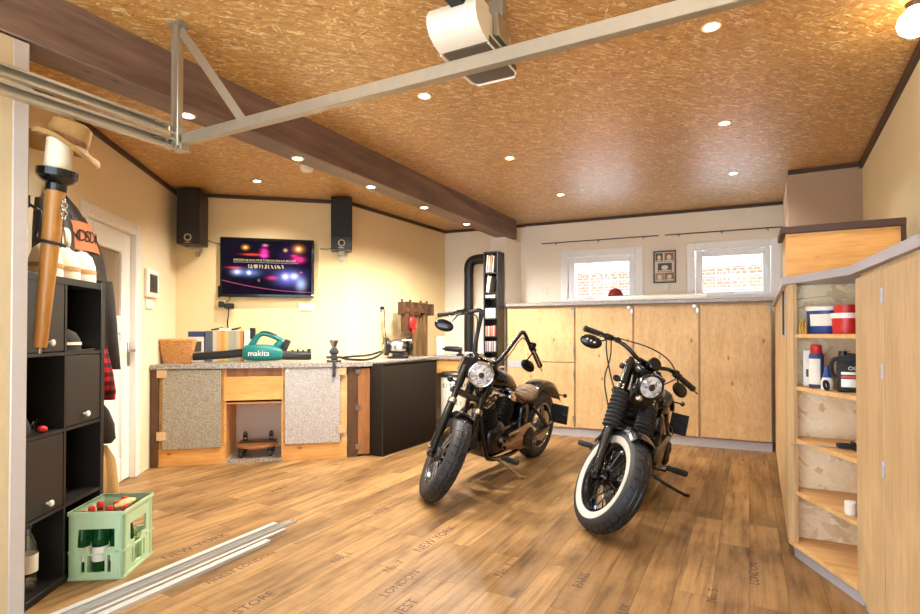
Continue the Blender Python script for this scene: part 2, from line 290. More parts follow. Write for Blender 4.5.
# ---------------------------------------------------------------- mesh helpers
I4 = Matrix.Identity(4)
def TR(x=0, y=0, z=0, rx=0, ry=0, rz=0):
    return Matrix.Translation((x, y, z)) @ Euler((R(rx), R(ry), R(rz))).to_matrix().to_4x4()
def frame(o, d):                       # local +Z of the returned matrix runs along d
    d = Vector(d).normalized(); q = Vector((0, 0, 1)).rotation_difference(d)
    return Matrix.Translation(o) @ q.to_matrix().to_4x4()
class MB:
    def __init__(s): s.bm = bmesh.new(); s.mi = 0
    def face(s, vs):
        try: f = s.bm.faces.new(vs); f.material_index = s.mi; f.smooth = True; return f
        except ValueError: return None
    def box(s, c, d, m=I4, bev=0.0, seg=1):
        x, y, z = d[0] / 2, d[1] / 2, d[2] / 2
        v = [s.bm.verts.new(m @ Vector((c[0] + a * x, c[1] + b * y, c[2] + e * z))) for a in (-1, 1) for b in (-1, 1) for e in (-1, 1)]
        fs = [s.face([v[i] for i in q]) for q in ((0, 1, 3, 2), (4, 6, 7, 5), (0, 4, 5, 1), (2, 3, 7, 6), (0, 2, 6, 4), (1, 5, 7, 3))]
        if bev > 0:
            es = list({e for f in fs for e in f.edges}); b = min(bev, 0.45 * min(d))
            r = bmesh.ops.bevel(s.bm, geom=es, offset=b, segments=seg, affect='EDGES', profile=0.5)
            for f in r['faces']: f.material_index = s.mi; f.smooth = True
        return s
    def bx(s, x0, x1, y0, y1, z0, z1, m=I4, bev=0.0, seg=1):
        return s.box(((x0 + x1) / 2, (y0 + y1) / 2, (z0 + z1) / 2), (abs(x1 - x0), abs(y1 - y0), abs(z1 - z0)), m, bev, seg)
    def loft(s, rings, cap=True, closed=True, loop=False):
        vr = [[s.bm.verts.new(p) for p in r] for r in rings]; n = len(vr[0])
        for a in range(len(vr) - (0 if loop else 1)):
            A, B = vr[a], vr[(a + 1) % len(vr)]
            for k in range(n if closed else n - 1):
                s.face([A[k], A[(k + 1) % n], B[(k + 1) % n], B[k]])
        if cap and not loop and closed:
            s.face(list(reversed(vr[0]))); s.face(vr[-1])
        return s
    def tube(s, pts, r, seg=8, cap=True, loop=False, smooth=0, flat=1.0):
        pts = [Vector(p) for p in pts]
        rad = list(r) if isinstance(r, (list, tuple)) else [r] * len(pts)
        for _ in range(smooth):
            q, rr = [pts[0]], [rad[0]]
            for k in range(len(pts) - 1):
                q += [pts[k] * .75 + pts[k + 1] * .25, pts[k] * .25 + pts[k + 1] * .75]; rr += [rad[k] * .75 + rad[k + 1] * .25, rad[k] * .25 + rad[k + 1] * .75]
            q.append(pts[-1]); rr.append(rad[-1]); pts, rad = q, rr
        n = len(pts); rings = []; t0 = None; nn = None
        for k, p in enumerate(pts):
            if loop: t = (pts[(k + 1) % n] - pts[k - 1]).normalized()
            else: t = (pts[min(k + 1, n - 1)] - pts[max(k - 1, 0)]).normalized()
            if nn is None:
                a = Vector((0, 0, 1)) if abs(t.z) < 0.9 else Vector((1, 0, 0)); nn = a.cross(t).normalized()
            else:
                q = t0.rotation_difference(t); nn = (q @ nn); nn = (nn - t * nn.dot(t)).normalized()
            b = t.cross(nn); t0 = t
            rings.append([p + (nn * math.cos(2 * PI * j / seg) + b * math.sin(2 * PI * j / seg) * flat) * rad[k] for j in range(seg)])
        return s.loft(rings, cap, True, loop)
    def cyl(s, p0, p1, r0, r1=None, seg=20): return s.tube([p0, p1], [r0, r0 if r1 is None else r1], seg)
    def lathe(s, prof, m=I4, seg=28, a0=0, a1=None):
        full = a1 is None; n = seg if full else seg + 1
        prof = [(max(r, 1e-5), z) for r, z in prof]; cols = []
        for k in range(n):
            a = a0 + (2 * PI * k / seg if full else (a1 - a0) * k / seg)
            cols.append([m @ Vector((r * math.cos(a), r * math.sin(a), z)) for r, z in prof])
        vr = [[s.bm.verts.new(p) for p in c] for c in cols]
        for k in range(n if full else n - 1):
            A, B = vr[k], vr[(k + 1) % n]
            for j in range(len(prof) - 1): s.face([A[j], B[j], B[j + 1], A[j + 1]])
        return s
    def disc(s, m, r, h, seg=24, bev=0.0):
        b = min(bev, h * .45); return s.lathe([(0, 0), (r - b, 0), (r, b), (r, h - b), (r - b, h), (0, h)], m, seg)
    def prism(s, poly, z0, z1, m=I4):
        a = [m @ Vector((x, y, z0)) for x, y in poly]; b = [m @ Vector((x, y, z1)) for x, y in poly]
        return s.loft([a, b])
    def ell(s, c, r, m=I4, seg=20, rings=12):
        c = Vector(c); rr = []
        for k in range(1, rings):
            t = PI * k / rings
            rr.append([m @ (c + Vector((r[0] * math.sin(t) * math.cos(2 * PI * j / seg), r[1] * math.sin(t) * math.sin(2 * PI * j / seg), -r[2] * math.cos(t)))) for j in range(seg)])
        return s.loft(rr)
    def torus(s, m, Rr, r, seg=28, k=8, flat=1.0):
        return s.lathe([(Rr + r * math.cos(2 * PI * j / k), flat * r * math.sin(2 * PI * j / k)) for j in range(k + 1)], m, seg)
    def text(s, body, size, ext, m, align='CENTER'):
        cu = bpy.data.curves.new('t', 'FONT'); cu.body = body; cu.size = size; cu.extrude = ext; cu.align_x = align; cu.align_y = 'CENTER'; cu.resolution_u = 2
        o = bpy.data.objects.new('t', cu); me = o.to_mesh(); me.transform(m)
        n0 = len(s.bm.faces); s.bm.from_mesh(me); s.bm.faces.ensure_lookup_table()
        for f in s.bm.faces[n0:]: f.material_index = s.mi
        o.to_mesh_clear(); bpy.data.objects.remove(o); bpy.data.curves.remove(cu); return s
    def xf(s, m): s.bm.transform(m); return s
    def build(s, name, mats, parent=None, angle=38, fixn=True, label=None, kind=None):
        s.bm.verts.index_update()
        if fixn: bmesh.ops.recalc_face_normals(s.bm, faces=s.bm.faces)
        me = bpy.data.meshes.new(name); s.bm.to_mesh(me); s.bm.free()
        for mm in (mats if isinstance(mats, (list, tuple)) else [mats]): me.materials.append(M[mm] if isinstance(mm, str) else mm)
        me.polygons.foreach_set('use_smooth', [True] * len(me.polygons)); me.set_sharp_from_angle(angle=R(angle))
        o = bpy.data.objects.new(name, me); COL.objects.link(o)
        if parent is not None: o.parent = parent
        if label: o['label'] = label
        if kind: o['kind'] = kind
        return o
def tag(o, label, cat, group=None):
    o['label'] = label; o['category'] = cat
    if group: o['group'] = group
    return o
def thing(name, label, cat, loc=(0, 0, 0), rz=0.0, group=None, mat=None):
    o = bpy.data.objects.new(name, None); COL.objects.link(o); o.empty_display_size = 0.1
    if mat is not None: o.matrix_world = mat
    else: o.location = loc; o.rotation_euler = (0, 0, R(rz))
    return tag(o, label, cat, group)
def solo(name, mb, mats, label, cat, loc=(0, 0, 0), rz=0.0, group=None, angle=38, mat=None):
    o = mb.build(name, mats, None, angle)
    if mat is not None: o.matrix_world = mat
    else: o.location = loc; o.rotation_euler = (0, 0, R(rz))
    return tag(o, label, cat, group)
def struct(name, mb, mats, parent=None, angle=38):
    o = mb.build(name, mats, parent, angle)
    if parent is None: o['kind'] = 'structure'
    return o
def dup(root, loc=None, rz=None, label=None, mat=None):
    r = root.copy(); COL.objects.link(r)
    if mat is not None: r.matrix_world = mat
    if loc is not None: r.location = loc
    if rz is not None: r.rotation_euler = (0, 0, R(rz))
    if label: r['label'] = label
    for ch in list(root.children):
        c = ch.copy(); COL.objects.link(c); c.parent = r
        for g in list(ch.children):
            d = g.copy(); COL.objects.link(d); d.parent = c
    return r
class Fr:                              # an upright local frame standing on the floor
    def __init__(s, x, y, deg): s.o = Vector((x, y, 0)); s.deg = deg; s.m = Matrix.Translation((x, y, 0)) @ Matrix.Rotation(R(deg), 4, 'Z')
    def p(s, x, y, z=0): return s.m @ Vector((x, y, z))
BF = Fr(-4.671, 3.024, 41.5)           # workbench: x along its front, y into the wall
LF = Fr(-5.147, 3.512, -51.7)          # door wall: x from the corner towards the camera, y into the room
SF = Fr(-3.106, 1.705, -55.5)          # cube shelf: x along its front, y into the room
SW = Fr(-3.849, 4.635, 87.3)           # side wall: x along it, -y into the room
BW = Fr(-2.597, 6.716, 3.4)            # window wall: x along it, -y into the room
CF = Fr(-0.795, 6.257, 2.4)            # back counter front
DG = Fr(0.187, 3.426, -64.94)          # open corner shelf front
RF = Fr(0.418, 2.932, -87.3)           # right cabinets: x towards the camera, y into them
ZC = 2.64

# ---------------------------------------------------------------- the setting
def wall_seg(mb, a, b, t, z0=0.0, z1=ZC, holes=()):
    """A wall from a to b (inner face on the a-b line, thickness t to the left of a->b), with rectangular holes (x0,x1,z0,z1)."""
    a = Vector((a[0], a[1], 0)); b = Vector((b[0], b[1], 0)); L = (b - a).length; ang = math.atan2(b.y - a.y, b.x - a.x)
    m = Matrix.Translation(a) @ Matrix.Rotation(ang, 4, 'Z')
    xs = sorted({0, L} | {h for q in holes for h in q[:2]}); zs = sorted({z0, z1} | {h for q in holes for h in q[2:]})
    for i in range(len(xs) - 1):
        for j in range(len(zs) - 1):
            cx, cz = (xs[i] + xs[i + 1]) / 2, (zs[j] + zs[j + 1]) / 2
            if any(h[0] < cx < h[1] and h[2] < cz < h[3] for h in holes): continue
            mb.bx(xs[i], xs[i + 1], 0, t, zs[j], zs[j + 1], m)
    return mb
A_ = (-5.147, 3.512); B_ = (-3.849, 4.635); C_ = (-3.756, 6.615); D_ = (-2.597, 6.716); E_ = (0.345, 6.89)
G_ = (0.318, 5.559); H_ = (0.857, 5.623); J_ = (0.62, -0.55)
LN = tuple(LF.p(4.0, 0)[:2])          # door wall, near end
floor_poly = [(-5.3, 3.5), (-3.9, 4.8), (-3.8, 6.75), (0.9, 6.95), (1.0, 5.6), (0.78, -0.62), (-2.8, -0.62), (-2.8, 0.35)]
mb = MB(); mb.prism(floor_poly, -0.08, 0.0); FLOOR = struct('floor', mb, 'floor')
mb = MB(); mb.prism(floor_poly, ZC, ZC + 0.08); struct('ceiling', mb, 'ceil')

# door wall (left) with the door opening
DX0, DX1, DZ = 0.99, 1.86, 2.05
mb = MB(); wall_seg(mb, A_, LN, -0.22, 0, ZC, holes=[(DX0, DX1, -0.01, DZ)]); struct('wall_left', mb, 'wall_left')
mb = MB(); wall_seg(mb, A_, B_, 0.2); struct('wall_diagonal', mb, 'wall')
mb = MB(); wall_seg(mb, B_, C_, 0.2); struct('wall_side', mb, 'wall')
WH = [(0.50, 1.465, 1.60, 2.235), (1.99, 2.90, 1.60, 2.235)]      # window openings in the window wall
mb = MB(); wall_seg(mb, C_, D_, 0.24); wall_seg(mb, D_, E_, 0.24, holes=WH); struct('wall_back', mb, 'wall_pale')
mb = MB(); wall_seg(mb, E_, (.319, 5.63), 0.15); struct('wall_jog', mb, 'wall_pale')
mb = MB(); mb.bx(G_[0], H_[0] + 0.3, 5.6, 5.75, 0, ZC); struct('wall_boxing', mb, 'tan_wall')
mb = MB(); wall_seg(mb, (H_[0] + 0.006, H_[1] + 0.15), J_, 0.2); struct('wall_right', mb, 'wall_yellow')
# stub wall under the far end of the beam, with the jamb under its near end
mb = MB(); mb.bx(-2.86, -2.655, 6.19, 6.75, 0, ZC - 0.235); struct('wall_stub', mb, 'wall_pale')
mb = MB(); mb.bx(-2.70, -2.605, -0.6, 1.12, 0, 2.39); struct('wall_jamb', mb, 'jamb')
mb = MB(); mb.bx(-2.703, -2.60, 1.07, 1.126, 0, 2.39, bev=0.004); struct('trim_jamb', mb, 'white_trim')
# lintel over the open garage doorway (behind the camera)
mb = MB(); mb.bx(-2.8, 0.9, -0.62, -0.48, 2.28, ZC); struct('wall_front', mb, 'wall')
# unseen slab added before the garage doorway to keep the sun out
mb = MB(); mb.bx(-3.4, 1.5, -1.75, -0.62, ZC - .02, ZC + .12); struct('added_sun_shade', mb, 'edge')
# beam
mb = MB(); mb.bx(-2.79, -2.6, -0.55, 6.43, 2.40, ZC + 0.01, bev=0.006); struct('beam', mb, 'beam')
# dark strips where ceiling meets walls
def strip(a, b, n, w=0.025, h=0.035):
    mb = MB(); a = Vector((a[0], a[1], 0)); b = Vector((b[0], b[1], 0)); L = (b - a).length; ang = math.atan2(b.y - a.y, b.x - a.x)
    mb.bx(0, L, -w, 0, ZC - h, ZC, Matrix.Translation(a) @ Matrix.Rotation(ang, 4, 'Z')); return struct(n, mb, 'edge')
strip(LN, A_, 'trim_1'); strip(A_, B_, 'trim_2'); strip(B_, C_, 'trim_3'); strip(C_, D_, 'trim_4'); strip(D_, E_, 'trim_5', 0.03, 0.03)
strip((G_[0], 5.6), (H_[0], 5.6), 'trim_6'); strip((0.862, 5.6), (0.64, -0.4), 'trim_7', 0.03, 0.05)

# door
door = bpy.data.objects.new('door_1', None); COL.objects.link(door); door['kind'] = 'structure'; door.matrix_world = LF.m
mb = MB()
for x0, x1, z0, z1 in ((DX0 - 0.07, DX0 + 0.03, 0, DZ + 0.06), (DX1 - 0.03, DX1 + 0.07, 0, DZ + 0.06), (DX0 + 0.03, DX1 - 0.03, DZ - 0.03, DZ + 0.06)):
    mb.bx(x0, x1, -0.10, 0.015, z0, z1, bev=0.006)
mb.build('door_frame', 'white', door)
mb = MB(); a, b = DX0 + 0.03, DX1 - 0.03
for x0, x1, z0, z1 in ((a, a + 0.16, 0.01, DZ - 0.03), (b - 0.16, b, 0.01, DZ - 0.03), (a + 0.16, b - 0.16, DZ - 0.2, DZ - 0.03), (a + 0.16, b - 0.16, 0.01, 0.2), (a + 0.16, b - 0.16, 1.20, 1.34)):
    mb.bx(x0, x1, -0.09, -0.03, z0, z1, bev=0.008)
mb.build('door_leaf', 'white', door)
mb = MB(); mb.bx(a + 0.15, b - 0.15, -0.072, -0.05, 0.19, 1.21); mb.build('door_panel', 'white', door)
mb = MB(); mb.bx(a + 0.15, b - 0.15, -0.07, -0.055, 1.33, DZ - 0.19); mb.build('door_glass', 'doorglass', door)
mb = MB(); mb.bx(a + 0.02, a + 0.06, -0.03, -0.02, 0.93, 1.13, bev=0.004); mb.cyl((a + 0.04, -0.02, 1.06), (a + 0.04, 0.02, 1.06), 0.01); mb.tube([(a + 0.04, 0.02, 1.06), (a + 0.07, 0.024, 1.06), (a + 0.15, 0.024, 1.06)], 0.009)
mb.build('door_handle', 'steel', door)

# windows
def window(name, x0, x1, z0, z1):
    w = bpy.data.objects.new(name, None); COL.objects.link(w); w['kind'] = 'structure'; w.matrix_world = BW.m
    f = 0.07
    mb = MB()
    for q in ((x0 - .02, x0 + f, z0, z1 + .02), (x1 - f, x1 + .02, z0, z1 + .02), (x0 + f, x1 - f, z1 - f, z1 + .02), (x0 + f, x1 - f, z0, z0 + f * .6)): mb.bx(q[0], q[1], -0.02, 0.10, q[2], q[3], bev=0.006)
    mb.build('window_frame', 'winwhite', w)
    g = f + 0.005; s = 0.075; mb = MB()
    for q in ((x0 + g, x0 + g + s, z0 + .045, z1 - g), (x1 - g - s, x1 - g, z0 + .045, z1 - g), (x0 + g + s, x1 - g - s, z1 - g - s, z1 - g), (x0 + g + s, x1 - g - s, z0 + .045, z0 + .045 + s * .4)): mb.bx(q[0], q[1], 0.01, 0.07, q[2], q[3], bev=0.008)
    mb.build('window_sash', 'winwhite', w)
    mb = MB(); mb.bx(x0 + g + s - .01, x1 - g - s + .01, 0.036, 0.044, z0 + .06, z1 - g - s + .01); mb.build('window_glass', 'glass', w)
    mb = MB(); mb.bx(x1 - g - s * .7, x1 - g - s * .3, -0.005, 0.012, (z0 + z1) / 2 - .02, (z0 + z1) / 2 + .05, bev=.004); mb.bx(x1 - g - s * .62, x1 - g - s * .38, -0.03, -0.018, (z0 + z1) / 2 - .1, (z0 + z1) / 2 + .02, bev=.004); mb.cyl((x1 - g - s * .5, .0, (z0 + z1) / 2), (x1 - g - s * .5, -.025, (z0 + z1) / 2), .008)
    mb.build('window_handle', 'winwhite', w)
    # white iron grille outside
    mb = MB(); gx0, gx1, gz0, gz1 = x0 + .05, x1 - .05, z0 + .03, z1 - .05; n = 5
    for k in range(n): x = gx0 + (gx1 - gx0) * (k + .5) / n; mb.cyl((x, .2, gz0), (x, .2, gz1), .008, seg=8)
    for z in (gz0 + .1, gz0 + .25, gz1 - .06): mb.cyl((gx0 - .03, .2, z), (gx1 + .03, .2, z), .008, seg=8)
    cx, cz = (gx0 + gx1) / 2, gz0 + .25
    for sx in (-1, 1):
        for sz in (-1, 1):
            mb.tube([(cx + sx * (.012 + .05 * t * math.sin(PI * t)) * 1.4, .2, cz + sz * .09 * t * math.cos(1.6 * t * t)) for t in [k / 10 for k in range(11)]], .006, 6)
            mb.torus(TR(cx + sx * .07, .2, cz + sz * .035, 90), .028, .005, 14, 6)
    mb.build('window_grille', 'winwhite', w)
window('window_1', *WH[0]); window('window_2', *WH[1])

# outside: the yard and the neighbouring brick house seen through the windows
mb = MB(); mb.prism([(-30, -12), (-30, 30), (30, 30), (30, -12)], -0.3, -0.1); struct('ground_yard', mb, 'ground')
h = thing('brick_house', 'red brick house with pale roof standing outside behind both small windows', 'house', (0.6, 13.0, -0.1), 0)
mb = MB(); mb.bx(-9, 9, 0, 5, 0, 2.75); mb.build('wall', 'brick', h)
mb = MB(); mb.loft([[(-9.4, -.5, 2.7), (9.4, -.5, 2.7), (9.4, -.5, 2.85), (-9.4, -.5, 2.85)], [(-9.4, 2.6, 3.7), (9.4, 2.6, 3.7), (9.4, 2.6, 3.85), (-9.4, 2.6, 3.85)], [(-9.4, 5.5, 2.7), (9.4, 5.5, 2.7), (9.4, 5.5, 2.85), (-9.4, 5.5, 2.85)]]); mb.build('roof', 'roofm', h)
for k, x in enumerate((-5.2, -2.4, 0.2, 2.6)):
    mb = MB(); mb.bx(x, x + 1.2, -.04, .06, 1.2, 2.2, bev=.01); f = mb.build('window', 'white', h)
    mb = MB(); mb.bx(x + .08, x + 1.12, -.05, -.03, 1.28, 2.12); mb.build('pane', 'doorglass', f)

# old lettering printed on the floor boards (runs along the planks)
mb = MB()
for s_, x, y, sz in (('NEW YORK', -2.76, 2.02, .085), ('FINEST LONDON', -2.3, 1.95, .06), ('No. 1', -1.93, 2.28, .07), ('NEW YORK', -1.62, 2.75, .09), ('LONDON', -1.48, 2.18, .075),
                     ('No. 7', -1.62, 2.32, .07), ('B. FINEST', -1.33, 1.92, .085), ('STORE', -1.95, 1.72, .08), ('No. 1', -1.1, 2.55, .08), ('PARIS', -.72, 2.62, .075), ('BORDEAUX', -.48, 2.3, .075), ('B. LONDON', -.42, 2.02, .085),
                     ('STORE', -.72, 1.98, .1), ('No. 5', -.15, 2.75, .07), ('LONDON', .02, 3.1, .07), ('WINE', -2.2, 3.0, .07), ('PARIS', -3.2, 3.05, .07)):
    mb.text(s_, sz * .9, 0.0002, TR(x, y, 0.0005, 0, 0, 90))
mb.build('printed_lettering', 'ink', FLOOR, label='faded black stencil words printed along the floor boards')

# ---------------------------------------------------------------- ceiling: downlights, detector, lamp, door track, opener
def downlight(x, y, z, label, group, watts=SPOT_W, cone=135):
    t = thing('downlight', label, 'ceiling light', (x, y, z), 0, group)
    mb = MB(); mb.lathe([(.030, -.001), (.040, -.006), (.044, -.004), (.045, 0.0), (.030, 0.0), (.030, -.001)], I4, 24); mb.build('trim_ring', 'lampring', t)
    mb = MB(); mb.disc(TR(0, 0, -.004), .029, .003, 20); mb.build('lamp_glass', 'lampglow', t)
    l = bpy.data.lights.new('downlight_beam', 'SPOT'); l.energy = watts; l.color = SPOT_COL; l.spot_size = R(cone); l.spot_blend = 0.8; l.shadow_soft_size = 0.03
    lo = bpy.data.objects.new('downlight_beam', l); COL.objects.link(lo); lo.parent = t; lo.location = (0, 0, -.02)
g = 'recessed downlights in the main ceiling'
downlight(-1.725, 2.785, ZC, 'glowing ceiling downlight just below the cream door opener box', g, SPOT_W * .45)
downlight(-1.72, 4.106, ZC, 'glowing ceiling downlight halfway between opener box and the stub wall end of beam', g)
downlight(-0.145, 2.785, ZC, 'glowing ceiling downlight under the right end of the long cross rail', g, SPOT_W * .55)
downlight(-0.135, 4.111, ZC, 'glowing ceiling downlight, middle one of the row of three on the right', g, SPOT_W * .8)
downlight(-1.71, 5.44, ZC, 'small ceiling downlight closest to the left window', g)
downlight(-0.11, 5.44, ZC, 'small ceiling downlight closest to the right window', g)
g = 'recessed downlights near the garage doorway'
for x, y, s in ((-1.72, 1.45, 'ceiling downlight over the crate side of the front floor'), (-.14, 1.45, 'ceiling downlight over the front floor beside the right cabinets'), (-1.72, .12, 'ceiling downlight by the garage doorway on the jamb side'), (-.14, .12, 'ceiling downlight by the garage doorway on the cabinet side')):
    downlight(x, y, ZC, s, g, SPOT_W * .2)
g = 'downlights in the underside of the dark beam'
for y, s in ((1.917, 'beam downlight just behind the vertical hanger strut of the door track'), (2.746, 'beam downlight next to the white smoke detector'),
             (3.562, 'beam downlight above the right loudspeaker, third along the dark beam'), (4.386, 'beam downlight, fourth along the dark beam'), (5.27, 'beam downlight closest to the stub wall')):
    downlight(-2.72, y, 2.40, s, g, SPOT_W * (1.4 if y < 3.5 else 3.4), 168)
downlight(-4.09, 3.606, ZC, 'lone ceiling downlight in front of the television wall', 'downlight over the workbench', SPOT_W * 1.5)
mb = MB(); mb.lathe([(0, -.045), (.035, -.045), (.05, -.035), (.055, -.012), (.06, 0), (0, 0)], TR(-3.36, 3.5, ZC), 28)
solo('smoke_detector', mb.xf(TR(3.36, -3.5, -ZC)), 'white', 'round white smoke detector on the ceiling left of the dark beam', 'smoke detector', (-3.36, 3.5, ZC))
t = thing('ceiling_lamp', 'bright round bulb lamp on the ceiling beside the right wall', 'lamp', (0.652, 3.0, ZC + .045))
mb = MB(); mb.lathe([(0, -.07), (.03, -.07), (.035, -.05), (.055, -.02), (.06, 0), (0, 0)], I4, 24); mb.build('lamp_base', 'edge', t)
mb = MB(); mb.lathe([(0, -.19), (.035, -.183), (.06, -.16), (.068, -.13), (.06, -.10), (.035, -.075), (.03, -.066), (0, -.066)], I4, 24); mb.build('bulb', 'bulbglow', t)
l = bpy.data.lights.new('bulb_light', 'POINT'); l.energy = 7; l.color = SPOT_COL; l.shadow_soft_size = .07
lo = bpy.data.objects.new('bulb_light', l); COL.objects.link(lo); lo.parent = t; lo.location = (0, 0, -.20)

t = thing('garage_door_track', 'galvanised sliding door track with hanger and long cross rail below the ceiling', 'door track', (-2.34, 1.6, 2.10))
def cchan(mb, p0, p1, w, h, th=.003, up=(0, 0, 1), flip=1):   # open C profile swept from p0 to p1
    p0, p1 = Vector(p0), Vector(p1); d = (p1 - p0).normalized(); u = Vector(up); s = d.cross(u).normalized() * flip
    pr = [(0, -h), (w, -h), (w, -h + .012), (w - th, -h + .012), (w - th, -h + th), (th, -h + th), (th, h - th), (w - th, h - th), (w - th, h - .012), (w, h - .012), (w, h), (0, h)]
    mb.loft([[p + s * a + u * b for a, b in pr] for p in (p0, p1)])
mb = MB(); cchan(mb, (-.03, -2.1, .045), (-.03, -.02, .045), .03, .024); mb.build('upper_channel', 'galv', t)
mb = MB(); cchan(mb, (-.03, -2.1, -.02), (-.03, .0, -.02), .03, .024); mb.build('lower_channel', 'galv', t)
mb = MB(); mb.bx(-.02, .02, -.015, .015, -.03, ZC - 2.10, bev=.002); mb.bx(-.02, -.014, -.02, .02, -.03, ZC - 2.10); mb.bx(-.05, .05, -.03, .03, ZC - 2.106, ZC - 2.10); mb.build('hanger_strut', 'galv', t)
mb = MB(); p0, p1 = Vector((.02, 0, ZC - 2.13)), Vector((.40, .03, .03)); m_ = frame(p0, p1 - p0); mb.bx(-.02, .02, -.003, .003, 0, (p1 - p0).length, m_); mb.build('diagonal_brace', 'galv', t)
mb = MB(); mb.bx(-.01, 3.0, .0, .035, -.022, .026, bev=.003); mb.bx(-.01, 3.0, -.002, .0, -.022, -.012); mb.bx(-.03, .03, .0, .04, -.05, .05); mb.build('cross_rail', 'galv', t)
mb = MB()
for z in (.05, -.018):
    for y in (-.06, -.10): mb.cyl((-.005, y, z), (.008, y, z), .007, seg=8)
for z in (-.03, .03): mb.cyl((.0, -.008, z), (.0, -.02, z), .009, seg=8)
mb.build('track_bolt', 'steel', t)
t = thing('garage_door_opener', 'cream motor box of the garage door opener hanging from the ceiling', 'door opener', (-1.05, 2.1, 2.40))
mb = MB(); prof = [(-.085, .15), (-.15, .15), (-.19, .135), (-.208, .105), (-.208, .075), (-.19, .04), (-.15, .014), (-.095, .0), (-.085, .006)]
mb.prism([(a, b) for a, b in prof], -.113, .113, Matrix(((0, 0, 1, 0), (1, 0, 0, 0), (0, 1, 0, 0), (0, 0, 0, 1)))); mb.build('lamp_cover', 'opener', t)
mb = MB(); mb.bx(-.108, .112, -.09, .235, -.004, .045, bev=.015, seg=2); mb.build('base_shell', 'openergrey', t)
mb = MB(); mb.bx(-.10, .10, -.088, .19, .045, .16, bev=.012); mb.build('motor_housing', 'opener', t)
mb = MB(); mb.tube([(-.112, -.09, -.003), (-.112, .20, -.003), (-.09, .24, -.003), (.094, .24, -.003), (.116, .20, -.003), (.112, -.09, -.003)], .005, 6); mb.build('base_rim', 'white', t)
mb = MB(); mb.bx(.0, .06, -2.4, -.10, .11, .15, bev=.004); mb.build('drive_rail', 'mblack', t)
mb = MB(); mb.bx(.05, .13, .02, .06, .158, ZC - 2.4); mb.bx(.10, .13, -.02, .10, .06, ZC - 2.4 - .08, bev=.005); mb.build('hanger_bracket', 'galv', t)
mb = MB(); mb.tube([(.0, -.15, .15), (-.06, -.2, .19), (-.10, -.26, .22), (-.12, -.45, .232)], .005, 6, smooth=2); mb.build('cable', 'mblack', t)

# ---------------------------------------------------------------- left: cube shelf and what is on it
W4, H4, DP = 0.69, 1.47, 0.37
sh = thing('cube_shelf', 'tall black-brown cube shelving unit standing against the door wall', 'shelving unit', SF.p(0, 0), SF.deg)
mb = MB(); T = .035
mb.bx(0, T, -DP, 0, 0, H4, bev=.002); mb.bx(W4 - T, W4, -DP, 0, 0, H4, bev=.002); mb.bx(T, W4 - T, -DP, 0, H4 - T, H4, bev=.002); mb.bx(T, W4 - T, -DP, 0, 0, T, bev=.002)
mb.build('frame', 'shelfblk', sh)
rows = [H4 * k / 4 for k in range(5)]; MX = .345
mb = MB(); mb.bx(MX - .008, MX + .008, -DP, -.002, T, H4 - T); mb.build('divider', 'shelfblk', sh)
for z in rows[1:4]:
    mb = MB(); mb.bx(T, W4 - T, -DP, -.003, z - .008, z + .008); mb.build('shelf_board', 'shelfblk', sh)
mb = MB(); mb.bx(T, W4 - T, -DP, -DP + .006, T, H4 - T); mb.build('back_panel', 'black', sh)
def cube_door(x0, x1, k):
    mb = MB(); mb.bx(x0, x1, -.022, -.004, rows[k] + .012, rows[k + 1] - .012, bev=.002); d = mb.build('door', 'shelfdoor', sh)
    kx = x0 + .12 if x0 > .3 else (x0 + x1) / 2
    mb = MB(); mb.lathe([(0, 0), (.006, 0), (.006, .012), (.014, .016), (.015, .024), (.01, .028), (0, .028)], TR(kx, -.004, rows[k] + .055, -90, 0, 0), 16); mb.build('knob', 'white', d)
L0, L1, R0, R1 = T + .003, MX - .011, MX + .011, W4 - T - .003
cube_door(R0, R1, 3); cube_door(L0, L1, 2); cube_door(R0, R1, 1)
# on top: four white caps and a dark bag
def cap(label, m, mat='whitecloth', band='dark_cloth', group=None, sc=1.0, zs=1.0):
    t = thing('baseball_cap', label, 'cap', (0, 0, 0), 0, group, m)
    D = Matrix.Diagonal((1, 1, zs, 1))
    mb = MB(); mb.lathe([(0, .115 * sc), (.03 * sc, .113 * sc), (.065 * sc, .095 * sc), (.085 * sc, .06 * sc), (.09 * sc, .02 * sc), (.09 * sc, 0), (.085 * sc, 0), (.08 * sc, .05 * sc), (0, .1 * sc)], D, 20); mb.ell((0, 0, .117 * sc * zs), (.008, .008, .005)); mb.build('crown', mat, t)
    mb = MB(); rr = []
    for k in range(9):
        a = PI * (k / 8 - .5) * .85
        rr.append([Vector((math.sin(a) * .085 * sc, math.cos(a) * .085 * sc, .004)), Vector((math.sin(a) * .10 * sc, math.cos(a) * .15 * sc, .012 - .012 * abs(math.sin(a)))), Vector((math.sin(a) * .10 * sc, math.cos(a) * .15 * sc, .008 - .012 * abs(math.sin(a)))), Vector((math.sin(a) * .085 * sc, math.cos(a) * .085 * sc, 0))])
    mb.loft(rr); mb.build('peak', mat, t)
    mb = MB(); mb.lathe([(.091 * sc, .03 * zs * sc), (.0925 * sc, .03 * zs * sc), (.0895 * sc, .045 * zs * sc), (.0875 * sc, .045 * zs * sc)], I4, 20); mb.build('band', band, t)
    return t
for k, (x, y, s) in enumerate(((.075, -.085, 'white cap on the cube shelf at the end nearest the door'), (.22, -.085, 'white cap in the middle of the row on the cube shelf'), (.365, -.085, 'white cap on the cube shelf behind the torch handle'))):
    cap(s, SF.m @ TR(x, y, H4 + .002, 0, 0, 180 + 6 * k), group='white caps on the cube shelf', sc=.78, zs=1.8, band='tan_cloth')
mb = MB(); rr = []
